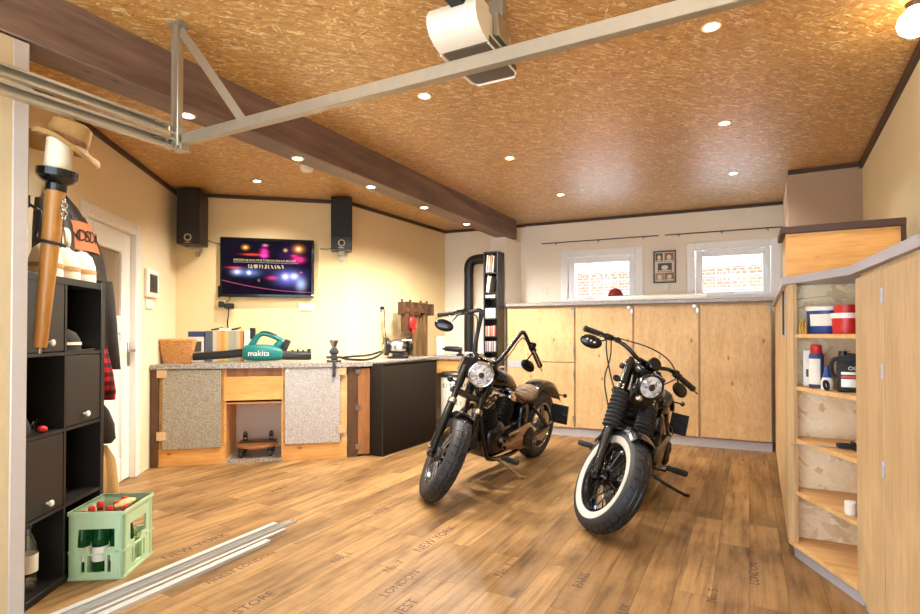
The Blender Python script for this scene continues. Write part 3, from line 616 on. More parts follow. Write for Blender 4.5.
for k in range(8):
    u = k / 7; rr.append([Vector((.115 * math.cos(a) * (1 - .75 * u ** 1.6) + .02 * u, .12 * math.sin(a) * (1 - .7 * u ** 1.5), .27 * u + .012 * math.sin(3 * a + 4 * u))) for a in [2 * PI * j / 20 for j in range(20)]])
mb.loft(rr); solo('cloth_bag', mb, 'dark_cloth', 'slouched black cloth bag on the cube shelf beside the jamb', 'bag', SF.p(.57, -.22, H4), SF.deg)
# in the cubes
cap('patterned beanie-like cap lying in the upper right cube of the shelf', SF.m @ TR(.15, -.14, rows[3] + .008, 0, 0, 30), 'dark_cloth', 'whitecloth')
mb = MB(); rr = []
for k in range(7):
    u = k / 6; rr.append([Vector((.13 * math.cos(a) * math.sqrt(max(.02, 1 - u * u * .9)), .11 * math.sin(a) * math.sqrt(max(.02, 1 - u * u * .9)), .13 * u + .006 * math.sin(5 * a))) for a in [2 * PI * j / 18 for j in range(18)]])
mb.loft(rr); solo('leather_pouch', mb, 'leather', 'rumpled black leather pouch in the open cube between two shelf doors', 'pouch', SF.p(.55, -.16, rows[2] + .008), SF.deg)
t = thing('sunglasses', 'pair of clear sunglasses lying on the leather pouch edge in the cube', 'glasses', SF.p(.41, -.10, rows[2] + .008), SF.deg + 20)
mb = MB()
for s in (-1, 1): mb.torus(TR(s * .034, 0, .022, 80), .027, .003, 20, 6)
mb.tube([(-.008, 0, .026), (0, .003, .03), (.008, 0, .026)], .0025, 6)
for s in (-1, 1): mb.tube([(s * .062, 0, .024), (s * .066, -.06, .02), (s * .064, -.12, .004)], .0025, 6)
mb.build('frame', 'darksteel', t)
for s in (-1, 1): mb = MB(); mb.disc(TR(s * .034, 0.001, .022, 80), .026, .002, 18); mb.build('lens', 'clear', t)
mb = MB(); mb.ell((0, 0, .016), (.022, .02, .016)); solo('red_pouch', mb, 'red', 'small red pouch lying in front in the open left cube', 'pouch', SF.p(.46, -.035, rows[2] + .008), SF.deg)
t = thing('water_bottle', 'clear plastic water bottle standing in the bottom left cube', 'bottle', SF.p(.49, -.075, T + .001), 0)
mb = MB(); mb.lathe([(0, 0), (.036, 0), (.04, .01), (.04, .06), (.036, .07), (.04, .08), (.04, .18), (.034, .22), (.016, .26), (.014, .285), (0, .285)], I4, 20); mb.build('body', 'clear', t)
mb = MB(); mb.lathe([(.0405, .085), (.0412, .085), (.0412, .165), (.0405, .165)], I4, 20); mb.build('paper_label', 'paper', t)
mb = MB(); mb.lathe([(0, .28), (.016, .28), (.016, .30), (0, .30)], I4, 16); mb.build('cap', 'blue', t)
mb = MB(); rr = []
for k in range(10):
    u = k / 9; w = 1.0 - .55 * u + .05 * math.sin(9 * u)
    rr.append([Vector((.10 * w * math.cos(a) + .008 * math.sin(3 * a + 7 * u), .085 * w * math.sin(a) + .008 * math.cos(4 * a + 5 * u), .26 * u)) for a in [2 * PI * j / 22 for j in range(22)]])
mb.loft(rr, cap=False); solo('plastic_bag', mb, 'clear', 'crinkled clear plastic bag standing beside the water bottle', 'plastic bag', SF.p(.42, -.22, T + .002), SF.deg)

# hat on a torch-shaped wall light on an iron scroll
TX, TY = -2.672, 1.236
t = thing('torch_lamp', 'wooden torch-shaped wall light on a black iron scroll by the jamb', 'wall light', (TX, TY, 1.14))
# leaning handle: from foot (0,0,0) to top
tm = frame((-.045, -.012, 0), Vector((.075, .02, .70)))
mb = MB(); mb.lathe([(0, 0), (.023, 0), (.025, .01), (.029, .2), (.034, .45), (.037, .62), (.036, .68), (0, .68)], tm, 28); mb.build('handle', 'torch', t)
mb = MB(); mb.lathe([(0, -.03), (.007, -.028), (.009, -.008), (.023, 0), (0, 0)], tm, 16); mb.build('foot_tip', 'chrome', t)
mb = MB(); mb.lathe([(0, .68), (.04, .68), (.04, .71), (.06, .72), (.076, .74), (.076, .77), (.06, .775), (0, .775)], tm, 28); mb.build('cup_ring', 'gblack', t)
mb = MB(); mb.lathe([(0, .775), (.05, .775), (.05, .90), (.044, .905), (0, .905)], tm, 28); mb.build('candle_glass', 'wax', t)
mb = MB(); mb.tube([(-.055, -.02, .60), (-.03, -.02, .585), (-.025, -.03, .54), (-.045, -.03, .50), (-.03, -.04, .465), (.02, -.045, .455), (.065, -.02, .445), (.07, .02, .44), (.04, .04, .44)], .007, 8, smooth=3); mb.bx(-.06, .062, -.17, -.10, .58, .63); mb.tube([(.055, -.11, .6), (.0, -.06, .595), (-.055, -.02, .60)], .006, 8); mb.build('iron_scroll', 'mblack', t)
mb = MB()
for k in range(5): mb.torus(TR(.07 + .006 * (k % 2), .02, .63 - .018 * k, 90, 0, 90 * (k % 2)), .011, .003, 12, 6)
mb.build('chain', 'steel', t)
t = thing('felt_hat', 'tan brimmed felt hat resting on top of the torch light', 'hat', (-2.632, 1.257, 2.037), 0)
hm = Matrix.Rotation(R(17), 4, Vector((-.469, .883, 0))) @ Matrix.Rotation(R(-6), 4, Vector((.883, .469, 0))) @ Matrix.Rotation(R(28), 4, 'Z') @ TR(.022, 0, 0)
mb = MB(); rr = []
for (r, z, b) in ((.152, -.036, 1.2), (.147, -.022, 1.2), (.11, -.012, .5), (.088, -.004, 0), (.084, .045, 0), (.078, .082, 0), (.055, .094, 0), (.02, .082, 0)):
    rr.append([hm @ Vector((r * 1.0 * math.cos(a), r * .86 * math.sin(a), z - b * .02 * math.cos(2 * a))) for a in [2 * PI * j / 32 for j in range(32)]])
mb.loft(rr, cap=False); rr2 = [[p - hm.to_3x3() @ Vector((0, 0, .006)) for p in r] for r in rr]; mb.loft(rr2, cap=False); mb.build('hat_body', 'felt', t)
mb = MB(); mb.lathe([(.0885, -.002), (.0895, -.002), (.0885, .018), (.087, .018)], hm @ Matrix.Diagonal((1.0, .86, 1, 1)), 32); mb.build('hat_band', 'brown', t)

# hanging clothes behind the shelf
def garment(name, rings, mats, label, cat, seg=28, wr=.012, group=None, fr=LF, extra=None):
    mb = MB(); rr = []
    for k, (x, y, z, rx, ry) in enumerate(rings):
        rr.append([Vector((x + rx * math.cos(a) * (1 + wr / max(rx, .05) * math.sin(5 * a + k * .4)), y + ry * math.sin(a) + wr * math.sin(4 * a + 1.3 * k * .5), z)) for a in [2 * PI * j / seg for j in range(seg)]])
    mb.loft(rr); o = mb.build(name, mats); o.matrix_world = fr.m
    return tag(o, label, cat, group)
t = thing('leather_jacket', 'black leather biker jacket with lettered orange back patch hanging by the door', 'jacket', LF.p(.06, 0, 0), LF.deg)
mb = MB(); rr = []; JR = [(2.31, .075, 2.09, .015, .015), (2.30, .08, 2.05, .04, .03), (2.27, .10, 1.97, .085, .06), (2.23, .12, 1.87, .13, .08), (2.18, .13, 1.74, .175, .09), (2.15, .135, 1.55, .20, .10), (2.14, .135, 1.35, .20, .10), (2.14, .135, 1.15, .20, .10)]
for k, (x, y, z, rx, ry) in enumerate(JR): rr.append([Vector((x + rx * math.cos(a), y + ry * math.sin(a) + .006 * math.sin(5 * a + k), z)) for a in [2 * PI * j / 30 for j in range(30)]])
mb.loft(rr); mb.build('jacket_body', 'leather', t)
for sx in (-1, 1):
    mb = MB(); mb.tube([(2.24 + sx * .08, .12, 1.90), (2.19 + sx * .17, .14, 1.74), (2.16 + sx * .205, .15, 1.55), (2.16 + sx * .215, .15, 1.3), (2.16 + sx * .20, .15, 1.12)], [.05, .06, .06, .055, .05], 14, smooth=2); mb.build('sleeve', 'leather', t)
mb = MB(); mb.tube([(2.31, .0, 2.12), (2.31, .06, 2.13), (2.31, .075, 2.09)], .008, 8, smooth=1); mb.build('hanging_loop', 'steel', t)
mb = MB(); rr = []
for k in range(15):
    a = R(172 - 11 * k)
    rr.append([Vector((x + (rx + .005) * math.cos(a), y + (ry + .012) * math.sin(a), z)) for z, rx, ry, x, y in ((1.87, .132, .081, 2.23, .12), (1.80, .155, .086, 2.204, .125), (1.70, .182, .092, 2.172, .131))])
mb.loft(rr, cap=False, closed=False); pt = mb.build('back_patch', 'orange_patch', t, fixn=False)
mb = MB()
for k, ch in enumerate('DAVIDSON'):
    a = R(158 - 17 * k); x = 2.20 + .166 * math.cos(a); y = .126 + .104 * math.sin(a)
    nx, ny = math.cos(a) / .166, math.sin(a) / .104; mb.text(ch, .10, .0006, Matrix.Translation((x, y, 1.785)) @ Matrix.Rotation(math.atan2(ny, nx) + PI / 2, 4, 'Z') @ Matrix.Rotation(PI / 2, 4, 'X'))
mb.build('patch_lettering', 'inkb', pt, label='black capital letters on the orange patch')
t = thing('denim_jacket', 'faded grey denim jacket hung between leather jacket and torch', 'jacket', LF.p(.06, 0, 0), LF.deg)
mb = MB(); rr = []
for k, (x, y, z, rx, ry) in enumerate([(2.62, .16, 1.93, .02, .02), (2.62, .19, 1.84, .06, .05), (2.62, .20, 1.70, .08, .06), (2.62, .20, 1.56, .08, .06)]): rr.append([Vector((x + rx * math.cos(a), y + ry * math.sin(a) + .008 * math.sin(4 * a + k), z)) for a in [2 * PI * j / 24 for j in range(24)]])
mb.loft(rr); mb.build('jacket_body', 'dark_cloth', t)
mb = MB(); mb.torus(TR(2.56, .25, 1.72, 90, 0, 40), .055, .010, 24, 8, 1.6); mb.build('collar_trim', 'whitecloth', t)
garment('cloth_sleeve_coat', [(-.17, -.11, 1.50, .04, .05), (-.175, -.11, 1.38, .06, .06), (-.185, -.10, 1.25, .06, .06), (-.205, -.085, 1.1, .055, .05), (-.225, -.075, .99, .045, .045)], 'dark_cloth', 'dark coat sleeve hanging down against the shelf end near the door', 'coat', fr=SF)
garment('flannel_shirt', [(-.12, -.13, 1.18, .03, .04), (-.12, -.12, 1.10, .06, .06), (-.135, -.10, .97, .07, .065), (-.155, -.09, .87, .07, .065), (-.165, -.09, .82, .05, .06)], 'plaid', 'red and black checked flannel shirt hanging at the shelf end', 'shirt', fr=SF)
garment('leather_bag', [(-.10, -.10, .81, .02, .03), (-.12, -.11, .76, .055, .06), (-.145, -.10, .68, .065, .07), (-.155, -.10, .60, .07, .075), (-.155, -.10, .575, .06, .06)], 'leather', 'black leather bag hanging under the checked shirt', 'bag', fr=SF)
garment('fleece_blanket', [(-.15, -.10, .56, .02, .03), (-.155, -.09, .48, .05, .06), (-.16, -.08, .3, .065, .07), (-.17, -.07, .12, .08, .085), (-.17, -.07, .02, .085, .09), (-.17, -.07, .004, .075, .08)], 'tan_cloth', 'tan fleece blanket bundled on the floor below the black bag', 'blanket', fr=SF)

# intercom and switch on the door wall
t = thing('intercom_panel', 'white wall intercom with dark square grille beside the door', 'intercom', LF.p(.685, 0, 1.645), LF.deg)
mb = MB(); mb.bx(-.14, .14, 0.0, .03, -.125, .125, bev=.008, seg=2); mb.build('housing', 'white', t)
mb = MB(); mb.bx(-.085, .085, .03, .034, -.08, .08); mb.build('grille', 'openergrey', t)
mb = MB(); [mb.bx(-.08, .08, .034, .036, -.068 + .014 * k, -.062 + .014 * k) for k in range(10)]; mb.build('slats', 'mblack', t)
t = thing('light_switch', 'white double light switch below the intercom', 'switch', LF.p(.71, 0, 1.455), LF.deg)
mb = MB(); mb.bx(-.08, .08, 0, .012, -.04, .04, bev=.004); mb.build('plate', 'white', t)
for s in (-1, 1): mb = MB(); mb.bx(s * .037 - .03, s * .037 + .03, .012, .017, -.03, .03, bev=.002); mb.build('rocker', 'white', t)

# bottle crate on the floor
CM = Matrix.Translation((-2.918, 1.442, 0)) @ Matrix.Rotation(R(34), 4, 'Z')
cr = thing('bottle_crate', 'mint green plastic bottle crate on the floor beside the cube shelf', 'crate', mat=CM)
cw, cd, ch = .25, .31, .33
# outline runs along the front (x) with a cut front corner, walls with handle holes
def crate_wall(mb, L, m):
    t_ = .012; hw = .085; cx = L / 2
    def seg_(x0, x1, z0, z1, y0=0, y1=t_): mb.bx(x0, x1, y0, y1, z0, z1, m)
    seg_(0, cx - hw, 0, ch); seg_(cx + hw, L, 0, ch); seg_(cx - hw, cx + hw, .245, ch); seg_(cx - hw, cx + hw, 0, .035)
    z0 = .145; pts = [(-hw, z0 + .012), (-.05, z0 + .01), (-.03, z0 - .02), (.03, z0 - .02), (.05, z0 + .01), (hw, z0 + .012)]
    poly = [(cx + a, b) for a, b in pts] + [(cx + hw, .118), (cx - hw, .118)]
    mb.prism(poly, 0, t_, m @ Matrix(((1, 0, 0, 0), (0, 0, 1, 0), (0, 1, 0, 0), (0, 0, 0, 1))))
    for a, b in ((-hw, -.068), (-.052, -.040), (.040, .052), (.068, hw)): seg_(cx + a, cx + b, .035, .118)
    seg_(-.003, L + .003, ch - .018, ch, -.006, t_); seg_(0, L, .15 - .006, .15 + .006, -.003, 0) if False else None
    seg_(0, L, 0, .012, -.004, t_)
    for x in (.025, L - .025): seg_(x - .006, x + .006, .012, ch - .018, -.004, 0)
    seg_(0, cx - hw, .128, .14, -.004, 0); seg_(cx + hw, L, .128, .14, -.004, 0)
mb = MB()
crate_wall(mb, cw, I4); crate_wall(mb, cd, TR(cw, 0, 0, 0, 0, 90)); crate_wall(mb, cw, TR(cw, cd, 0, 0, 0, 180)); crate_wall(mb, cd, TR(0, cd, 0, 0, 0, -90))
mb.build('crate_walls', 'crate', cr)
mb = MB(); mb.bx(.01, cw - .01, .01, cd - .01, .004, .014); mb.build('crate_bottom', 'crate', cr)
mb = MB()
for k in (1, 2): mb.bx(cw * k / 3 - .002, cw * k / 3 + .002, .012, cd - .012, .014, .12)
for k in (1, 2, 3): mb.bx(.012, cw - .012, cd * k / 4 - .002, cd * k / 4 + .002, .014, .12)
mb.build('bottle_dividers', 'crate', cr)
bm_ = MB(); bm_.lathe([(0, 0), (.034, 0), (.036, .006), (.036, .17), (.03, .205), (.015, .245), (.0135, .285), (0, .285)], I4, 18)
b0 = thing('green_bottle', 'tmp', 'bottle', (0, 0, 0), 0, 'green bottles in the mint crate')
bm_.build('glass', 'grn', b0)
mb = MB(); mb.lathe([(.0365, .07), (.0368, .07), (.0368, .14), (.0365, .14)], I4, 18); mb.build('paper_label', 'paper', b0)
mb = MB(); mb.lathe([(0, .278), (.0165, .278), (.017, .30), (.012, .308), (0, .308)], I4, 14); mb.build('cap', 'red', b0)
names = {0: 'shelf side', 1: 'middle', 2: 'room side'}; rws = {0: 'front row', 1: 'second row', 2: 'third row', 3: 'rear row'}
first = True
for j in range(4):
    for i in range(3):
        if (j, i) in ((3, 2), (2, 2), (3, 0)): continue
        lab = 'red-capped green bottle in the crate, %s, %s' % (rws[j], names[i])
        pm = CM @ TR(cw * (i + .5) / 3, cd * (j + .5) / 4, .0145, 0, 0, 40 * i + 70 * j)
        if first: b0.matrix_world = pm; b0['label'] = lab; first = False
        else: dup(b0, label=lab, mat=pm)
mb = MB(); rr = []
for k in range(9):
    u = k / 8; r = .045 * math.sin(PI * (.08 + .84 * u)) ** .6
    rr.append([Vector((-.09 + .18 * u, r * math.cos(a), r * .8 * math.sin(a) + .004 * math.sin(6 * u * PI))) for a in [2 * PI * j / 16 for j in range(16)]])
mb.loft(rr); solo('bread_roll', mb, 'pinex', 'pale tan roll-shaped packet lying on top inside the crate', 'packet', mat=CM @ TR(.155, .21, .305, 0, -8, 60) @ Matrix.Scale(.62, 4))

# loose profiles lying on the floor
def profile(name, label, x0, y0, x1, y1, w, h, mat, z=0.0, holes=False):
    a, b = Vector((x0, y0, z)), Vector((x1, y1, z)); L = (b - a).length
    m_ = Matrix.Translation(a) @ Matrix.Rotation(math.atan2(b.y - a.y, b.x - a.x), 4, 'Z')
    mb = MB(); mb.bx(0, L, -w / 2, w / 2, 0, .003); mb.bx(0, L, -w / 2, -w / 2 + .003, .003, h); mb.bx(0, L, w / 2 - .003, w / 2, .003, h)
    mb.bx(0, L, -w / 2 + .003, w / 2 - .003, h - .003, h) if not holes else None
    t = thing(name, label, 'profile', mat=m_); mb.build('channel', mat, t)
    if holes:
        mb = MB(); [mb.bx(.03 + .028 * k, .045 + .028 * k, -.005, .005, .003, .005) for k in range(int(L / .028) - 1)]; mb.build('slots', 'mblack', t)
    return t
profile('aluminium_profile', 'long white channel lying on the floor, the one nearest the crate', -2.578, 0.95, -2.612, 2.46, .035, .02, 'alu')
profile('perforated_profile', 'slotted metal channel on the floor between two white ones', -2.525, 0.95, -2.556, 2.56, .04, .018, 'alu', holes=True)
profile('aluminium_profile', 'white channel on the floor with its tip beside the slotted one', -2.465, 0.95, -2.492, 2.42, .022, .016, 'alu')
profile('aluminium_profile', 'short white channel lying on the floor, the one farthest from the crate', -2.405, 0.95, -2.437, 2.24, .04, .018, 'alu')

# ---------------------------------------------------------------- workbench along the television wall
BT = .92
P_ = lambda x, y, z=0: BF.p(x, y, z)
# worktop: along the diagonal wall, then back along the side wall
def wpoly(pts): return [tuple(p) for p in pts]
p0 = P_(-.060, -.02); p1 = P_(1.66, -.02); p2 = P_(1.90, .03); p3 = P_(2.02, .12)
top = [(p0.x, p0.y), (p1.x, p1.y), (p2.x, p2.y), (p3.x, p3.y), (-3.30, 5.55), (-3.42, 5.80), (-3.79, 5.83), (-3.838, 4.66), (P_(1.67, .645).x, P_(1.67, .645).y), (P_(0.0, .67).x, P_(0.0, .67).y), (P_(-.03, .60).x, P_(-.03, .60).y)]
mb = MB(); mb.prism(top, BT - .042, BT)
solo('worktop', mb, 'stonetop', 'grey speckled worktop bending around the corner below the television', 'worktop')
def cabinet(name, label, x0, x1, group):
    t = thing(name, label, 'cabinet', BF.p(x0, 0), BF.deg, group); w = x1 - x0
    return t, w
# left cabinet
t, w = cabinet('base_cabinet', 'workbench cabinet with a speckled stone door left of the open niche', -.06, .545, 'workbench cabinets')
mb = MB(); mb.bx(0, .06, .0, .60, 0, BT - .045); mb.build('end_panel', 'brownd', t)
mb = MB(); mb.bx(.06, w, .03, .05, 0, .86); mb.bx(.06, w, .05, .58, .10, .12); mb.bx(w - .02, w, .05, .60, 0, BT - .045); mb.build('carcass', 'plyo', t)
mb = MB(); mb.bx(.06, w, .018, .03, 0, .16); mb.build('plinth_board', 'plyo', t)
mb = MB(); mb.bx(.095, w - .02, -.004, .028, .155, BT - .05, bev=.002); d = mb.build('door', 'stone', t)
for z in (.24, .80): mb = MB(); mb.bx(.05, .13, -.012, -.004, z, z + .075, bev=.002); mb.bx(.06, .095, -.004, .02, z + .005, z + .07); mb.build('hinge', 'pine', d)
# middle: drawer over an open niche
t, w = cabinet('drawer_unit', 'workbench unit with one plain wooden drawer over the open niche', .545, 1.072, 'workbench cabinets')
mb = MB(); mb.bx(0, .02, .02, .60, 0, BT - .045); mb.bx(w - .02, w, .02, .60, 0, BT - .045); mb.bx(.02, w - .02, .02, .60, .545, .56); mb.build('side_panels', 'plyo', t)
mb = MB(); mb.bx(.02, w - .02, .58, .6, 0, .55); mb.build('back_panel', 'wall_pale', t)
mb = MB(); mb.bx(.02, w - .02, .03, .58, .0, .025); mb.build('niche_floor', 'stonetop', t)
mb = MB(); mb.bx(0, w, .025, .045, .80, BT - .045); mb.build('top_rail', 'brown', t)
mb = MB(); mb.bx(.002, w - .002, -.002, .02, .58, .80, bev=.002); mb.build('drawer', 'plyo', t)
# right cabinet
t, w = cabinet('base_cabinet', 'workbench cabinet with a stone door right of the open niche', 1.072, 1.66, 'workbench cabinets')
mb = MB(); mb.bx(0, w, .03, .05, 0, .87); mb.bx(0, .02, .05, .6, 0, BT - .045); mb.bx(w - .02, w, .05, .6, 0, BT - .045); mb.build('carcass', 'pinex', t)
mb = MB(); mb.bx(0, w - .01, .016, .03, 0, .16); mb.build('plinth_board', 'plyo', t)
mb = MB(); mb.bx(.012, w - .065, -.004, .026, .155, BT - .045, bev=.002); d = mb.build('door', 'stonelight', t)
for z in (.24, .80): mb = MB(); mb.bx(w - .09, w - .01, -.012, -.004, z, z + .075, bev=.002); mb.bx(w - .065, w - .02, -.004, .02, z + .005, z + .07); mb.build('hinge', 'pine', d)
mb = MB(); mb.bx(.03, .045, -.01, -.004, .83, .87, bev=.002); mb.build('latch', 'steel', d)
# brown end unit
t = thing('end_cabinet', 'dark brown narrow cabinet between stone door and black case', 'cabinet', BF.p(1.665, .02), BF.deg + 8)
mb = MB(); mb.bx(0, .10, .0, .02, 0, BT - .045); mb.bx(0, .02, .02, .5, 0, BT - .045); mb.build('frame', 'brownd', t)
mb = MB(); mb.bx(.10, .215, -.006, .016, .02, BT - .06, bev=.002); d = mb.build('door', 'brown', t)
for z in (.07, .45, .80): mb = MB(); mb.bx(.075, .12, -.012, -.006, z, z + .05, bev=.002); mb.build('hinge', 'steel', d)
# side-wall leg of the workbench (behind the black case)
t = thing('base_cabinet', 'plain workbench cabinet along the side wall behind the black case', 'cabinet', (-3.40, 4.72, 0), 90, 'workbench cabinets')
mb = MB(); mb.bx(0, 1.04, 0.0, .34, 0, BT - .045); mb.build('carcass', 'brown', t)
mb = MB(); mb.bx(.02, .34, -.02, 0, .06, BT - .06, bev=.002); mb.build('door', 'brown', t); mb = MB(); mb.bx(.36, 1.02, -.02, 0, .06, BT - .06, bev=.002); mb.build('door', 'brown', t)
# black case standing on edge
t = thing('padded_case', 'flat black case standing upright against the end of the workbench', 'case', (-3.225, 4.31, 0), 89)
mb = MB(); mb.box((.5, 0, .452), (1.0, .155, .904), I4, .008, 2); mb.build('case_body', 'case', t)
mb = MB()
for x in (.002, .998):
    for s in (-1, 1): mb.bx(x - .004, x + .004, s * .079 - .004, s * .079 + .004, .004, .90)
for s in (-1, 1):
    for z in (.003, .901): mb.bx(0, 1.0, s * .079 - .004, s * .079 + .004, z - .004, z + .004)
mb.build('edge_binding', 'mblack', t)

# wheeled dollies in the niche
def caster(mb, x, y, up=1, z0=0):
    mb.cyl((x - .014, y, z0 + up * .03), (x + .014, y, z0 + up * .03), .03, seg=16); mb.bx(x - .02, x - .016, y - .015, y + .015, z0 + up * .02 if up > 0 else z0 - .085, z0 + .085 if up > 0 else z0 - .02); mb.bx(x + .016, x + .02, y - .015, y + .015, z0 + up * .02 if up > 0 else z0 - .085, z0 + .085 if up > 0 else z0 - .02); mb.cyl((x, y, z0 + up * .078), (x, y, z0 + up * .09), .024, seg=12)
t = thing('plant_dolly', 'round wooden dolly on four casters in the open niche', 'dolly', BF.p(.815, .22, .025), BF.deg)
mb = MB(); mb.disc(TR(0, 0, .09), .19, .025, 32, .005); mb.build('board', 'brown', t)
for x, y in ((-.13, -.11), (.13, -.11), (-.13, .11), (.13, .11)): mb = MB(); caster(mb, x, y); mb.build('caster', 'mblack', t)
t = thing('furniture_dolly', 'upturned dolly lying on the round one, casters pointing up', 'dolly', BF.p(.815, .29, .1405), BF.deg)
mb = MB(); mb.bx(-.17, .17, -.06, .06, 0, .012, bev=.004); mb.build('board', 'brownd', t)
for x in (-.12, .12): mb = MB(); caster(mb, x, .0, -1, .102); mb.build('caster', 'mblack', t)

# ---------------------------------------------------------------- on the workbench
Z = BT + .0008
t = thing('wicker_basket', 'brown wicker basket on the left end of the workbench', 'basket', BF.p(.082, .30, Z), BF.deg)
mb = MB()
def bo(k, a):   # rounded-rectangle outline widening upward
    u = k / 12; ax, ay = .105 + .045 * u, .08 + .03 * u; c, s_ = math.cos(a), math.sin(a); e = .6
    return Vector((ax * math.copysign(abs(c) ** e, c), ay * math.copysign(abs(s_) ** e, s_), .008 + .205 * u))
N = 44
for k in range(13):
    mb.tube([bo(k, 2 * PI * j / N) * Vector((1, 1, 1)).x + Vector((math.cos(2 * PI * j / N), math.sin(2 * PI * j / N), 0)) * (.007 if (j + k) % 2 else -.007) for j in range(N)], .0085, 6, loop=True)
mb.build('woven_wall', 'wicker', t)
mb = MB()
for j in range(0, N, 2): mb.tube([bo(k, 2 * PI * j / N) for k in range(0, 13, 3)], .006, 5)
mb.build('stakes', 'wicker', t)
mb = MB(); [mb.tube([bo(12.2, 2 * PI * j / N) + Vector((0, 0, .006 * math.sin(j * 1.57 + ph))) for j in range(N)], .009, 6, loop=True) for ph in (0, PI)]; mb.build('rim', 'wicker', t)
mb = MB(); mb.prism([tuple(bo(0, 2 * PI * j / N)[:2]) for j in range(N)], .003, .012); mb.build('basket_bottom', 'wicker', t)
mb = MB(); mb.lathe([(0, .004), (.02, .004), (.03, .014), (.033, .014), (.024, 0), (0, 0)], Matrix.Diagonal((1.5, 1, 1, 1)), 20); solo('wooden_dish', mb, 'torch', 'small shallow wooden dish on the worktop in front of the basket', 'dish', BF.p(.215, .10, Z), BF.deg)
t = thing('tool_carton', 'small carton with a dark blue lid behind the wicker basket', 'carton', BF.p(.208, .52, Z), BF.deg)
mb = MB(); mb.bx(-.07, .07, -.06, .06, 0, .27, bev=.003); mb.build('carton_body', 'paper', t)
mb = MB(); mb.bx(-.073, .073, -.063, .063, .245, .30, bev=.004); mb.build('lid', 'navy', t)
mb = MB(); mb.bx(-.02, .05, -.064, -.0605, .10, .20); mb.build('printed_panel', 'openergrey', t)
M['stripes'] = striped('striped_carton_print', [(96, 104, 112), (96, 104, 112), (210, 200, 180), (222, 176, 112), (222, 160, 80), (214, 190, 120), (176, 170, 150), (170, 166, 152), (206, 180, 140), (204, 130, 66)], 2.72)
t = thing('striped_carton', 'wide carton with vertical grey and orange stripes behind the blower tube', 'carton', BF.p(.2872, .46, Z), BF.deg)
mb = MB(); mb.bx(0, .36, 0, .12, 0, .305, bev=.003); mb.build('carton_body', 'stripes', t)
mb = MB(); mb.bx(.13, .24, .01, .09, .3055, .335, bev=.004); mb.build('paper_stack', 'paper', t)
t = thing('slim_carton', 'slim carton with an orange edge beside the striped carton', 'carton', BF.p(.71, .50, Z), BF.deg)
mb = MB(); mb.bx(-.055, .03, -.05, .05, 0, .315, bev=.003); mb.build('carton_body', 'paper', t)
mb = MB(); mb.bx(.03, .05, -.05, .05, 0, .315, bev=.002); mb.build('orange_edge', 'plyo', t)
mb = MB(); mb.bx(.0, .052, -.052, -.02, .22, .335, bev=.004); mb.build('black_clip', 'mblack', t)
for dx, lab in ((.10, 'black pruning knife on the striped carton, left of the paper stack'), (.27, 'black pruning knife on the striped carton, right of the paper stack')):
    mb = MB(); mb.tube([(-.05, 0, .01), (-.02, 0, .014), (.02, 0, .022), (.06, 0, .035)], [.006, .009, .01, .005], 8, smooth=1); solo('folding_knife', mb, 'mblack', lab, 'knife', BF.p(.2872 + dx, .50, Z + .305), BF.deg, 'knives on the striped carton')

# leaf blower
bl = thing('leaf_blower', 'teal and black leaf blower lying on the workbench', 'leaf blower', BF.p(.855, .28, Z), BF.deg)
def sect(x, w, z0, z1, n=20, e=.75):
    zc, h = (z0 + z1) / 2, (z1 - z0) / 2
    return [Vector((x, w * math.copysign(abs(math.cos(a)) ** e, math.cos(a)), zc + h * math.copysign(abs(math.sin(a)) ** e, math.sin(a)))) for a in [2 * PI * j / n for j in range(n)]]
mb = MB(); mb.loft([sect(-.185, .045, .05, .13), sect(-.18, .062, .03, .15), (sect(-.15, .075, .015, .165)), sect(-.06, .082, .008, .172), sect(.06, .08, .008, .17), sect(.14, .074, .012, .155), sect(.185, .055, .02, .13), sect(.19, .04, .03, .115)]); mb.build('motor_body', 'teal', bl)
mb = MB(); mb.tube([(-.115, 0, .14), (-.085, 0, .20), (-.045, 0, .258), (.0, 0, .277), (.06, 0, .262), (.13, 0, .235), (.18, 0, .20)], [.034, .03, .024, .021, .021, .024, .03], 14, smooth=2); mb.build('handle', 'teal', bl)
mb = MB(); mb.tube([(-.03, 0, .284), (.02, 0, .291), (.08, 0, .272), (.13, 0, .252)], [.012, .017, .017, .014], 12, smooth=2); mb.build('handle_grip', 'mblack', bl)
mb = MB(); mb.tube([(.125, 0, .145), (.17, 0, .19), (.18, 0, .205)], [.04, .036, .03], 14, smooth=1); mb.build('rear_strut', 'teal', bl)
mb = MB(); mb.box((.215, 0, .165), (.06, .085, .11), TR(0, 0, 0) @ TR(.215, 0, .165) @ TR(0, 0, 0, 0, 25, 0) @ TR(-.215, 0, -.165), .01, 2); mb.build('battery', 'mblack', bl)
mb = MB(); mb.loft([sect(-.17, .05, .05, .135), sect(-.21, .047, .045, .13), sect(-.33, .043, .035, .115), sect(-.60, .038, .02, .095), sect(-.63, .036, .02, .09)]); mb.build('nozzle_tube', 'black', bl)
mb = MB(); mb.loft([sect(.16, .05, .02, .11), sect(.25, .052, .015, .105), sect(.44, .05, .012, .10), sect(.46, .04, .02, .09)])
for k in range(4): mb.bx(.27 + .05 * k, .29 + .05 * k, -.03, .03, .10, .115 + .008 * (k % 2), bev=.003)
mb.bx(.42, .455, -.035, .035, .09, .125, bev=.004)
mb.build('intake_grille', 'black', bl)
mb = MB(); mb.text('makita', .075, .0008, TR(-.03, -.0815, .085, 90, 0, 0)); mb.build('lettering', 'white', bl)
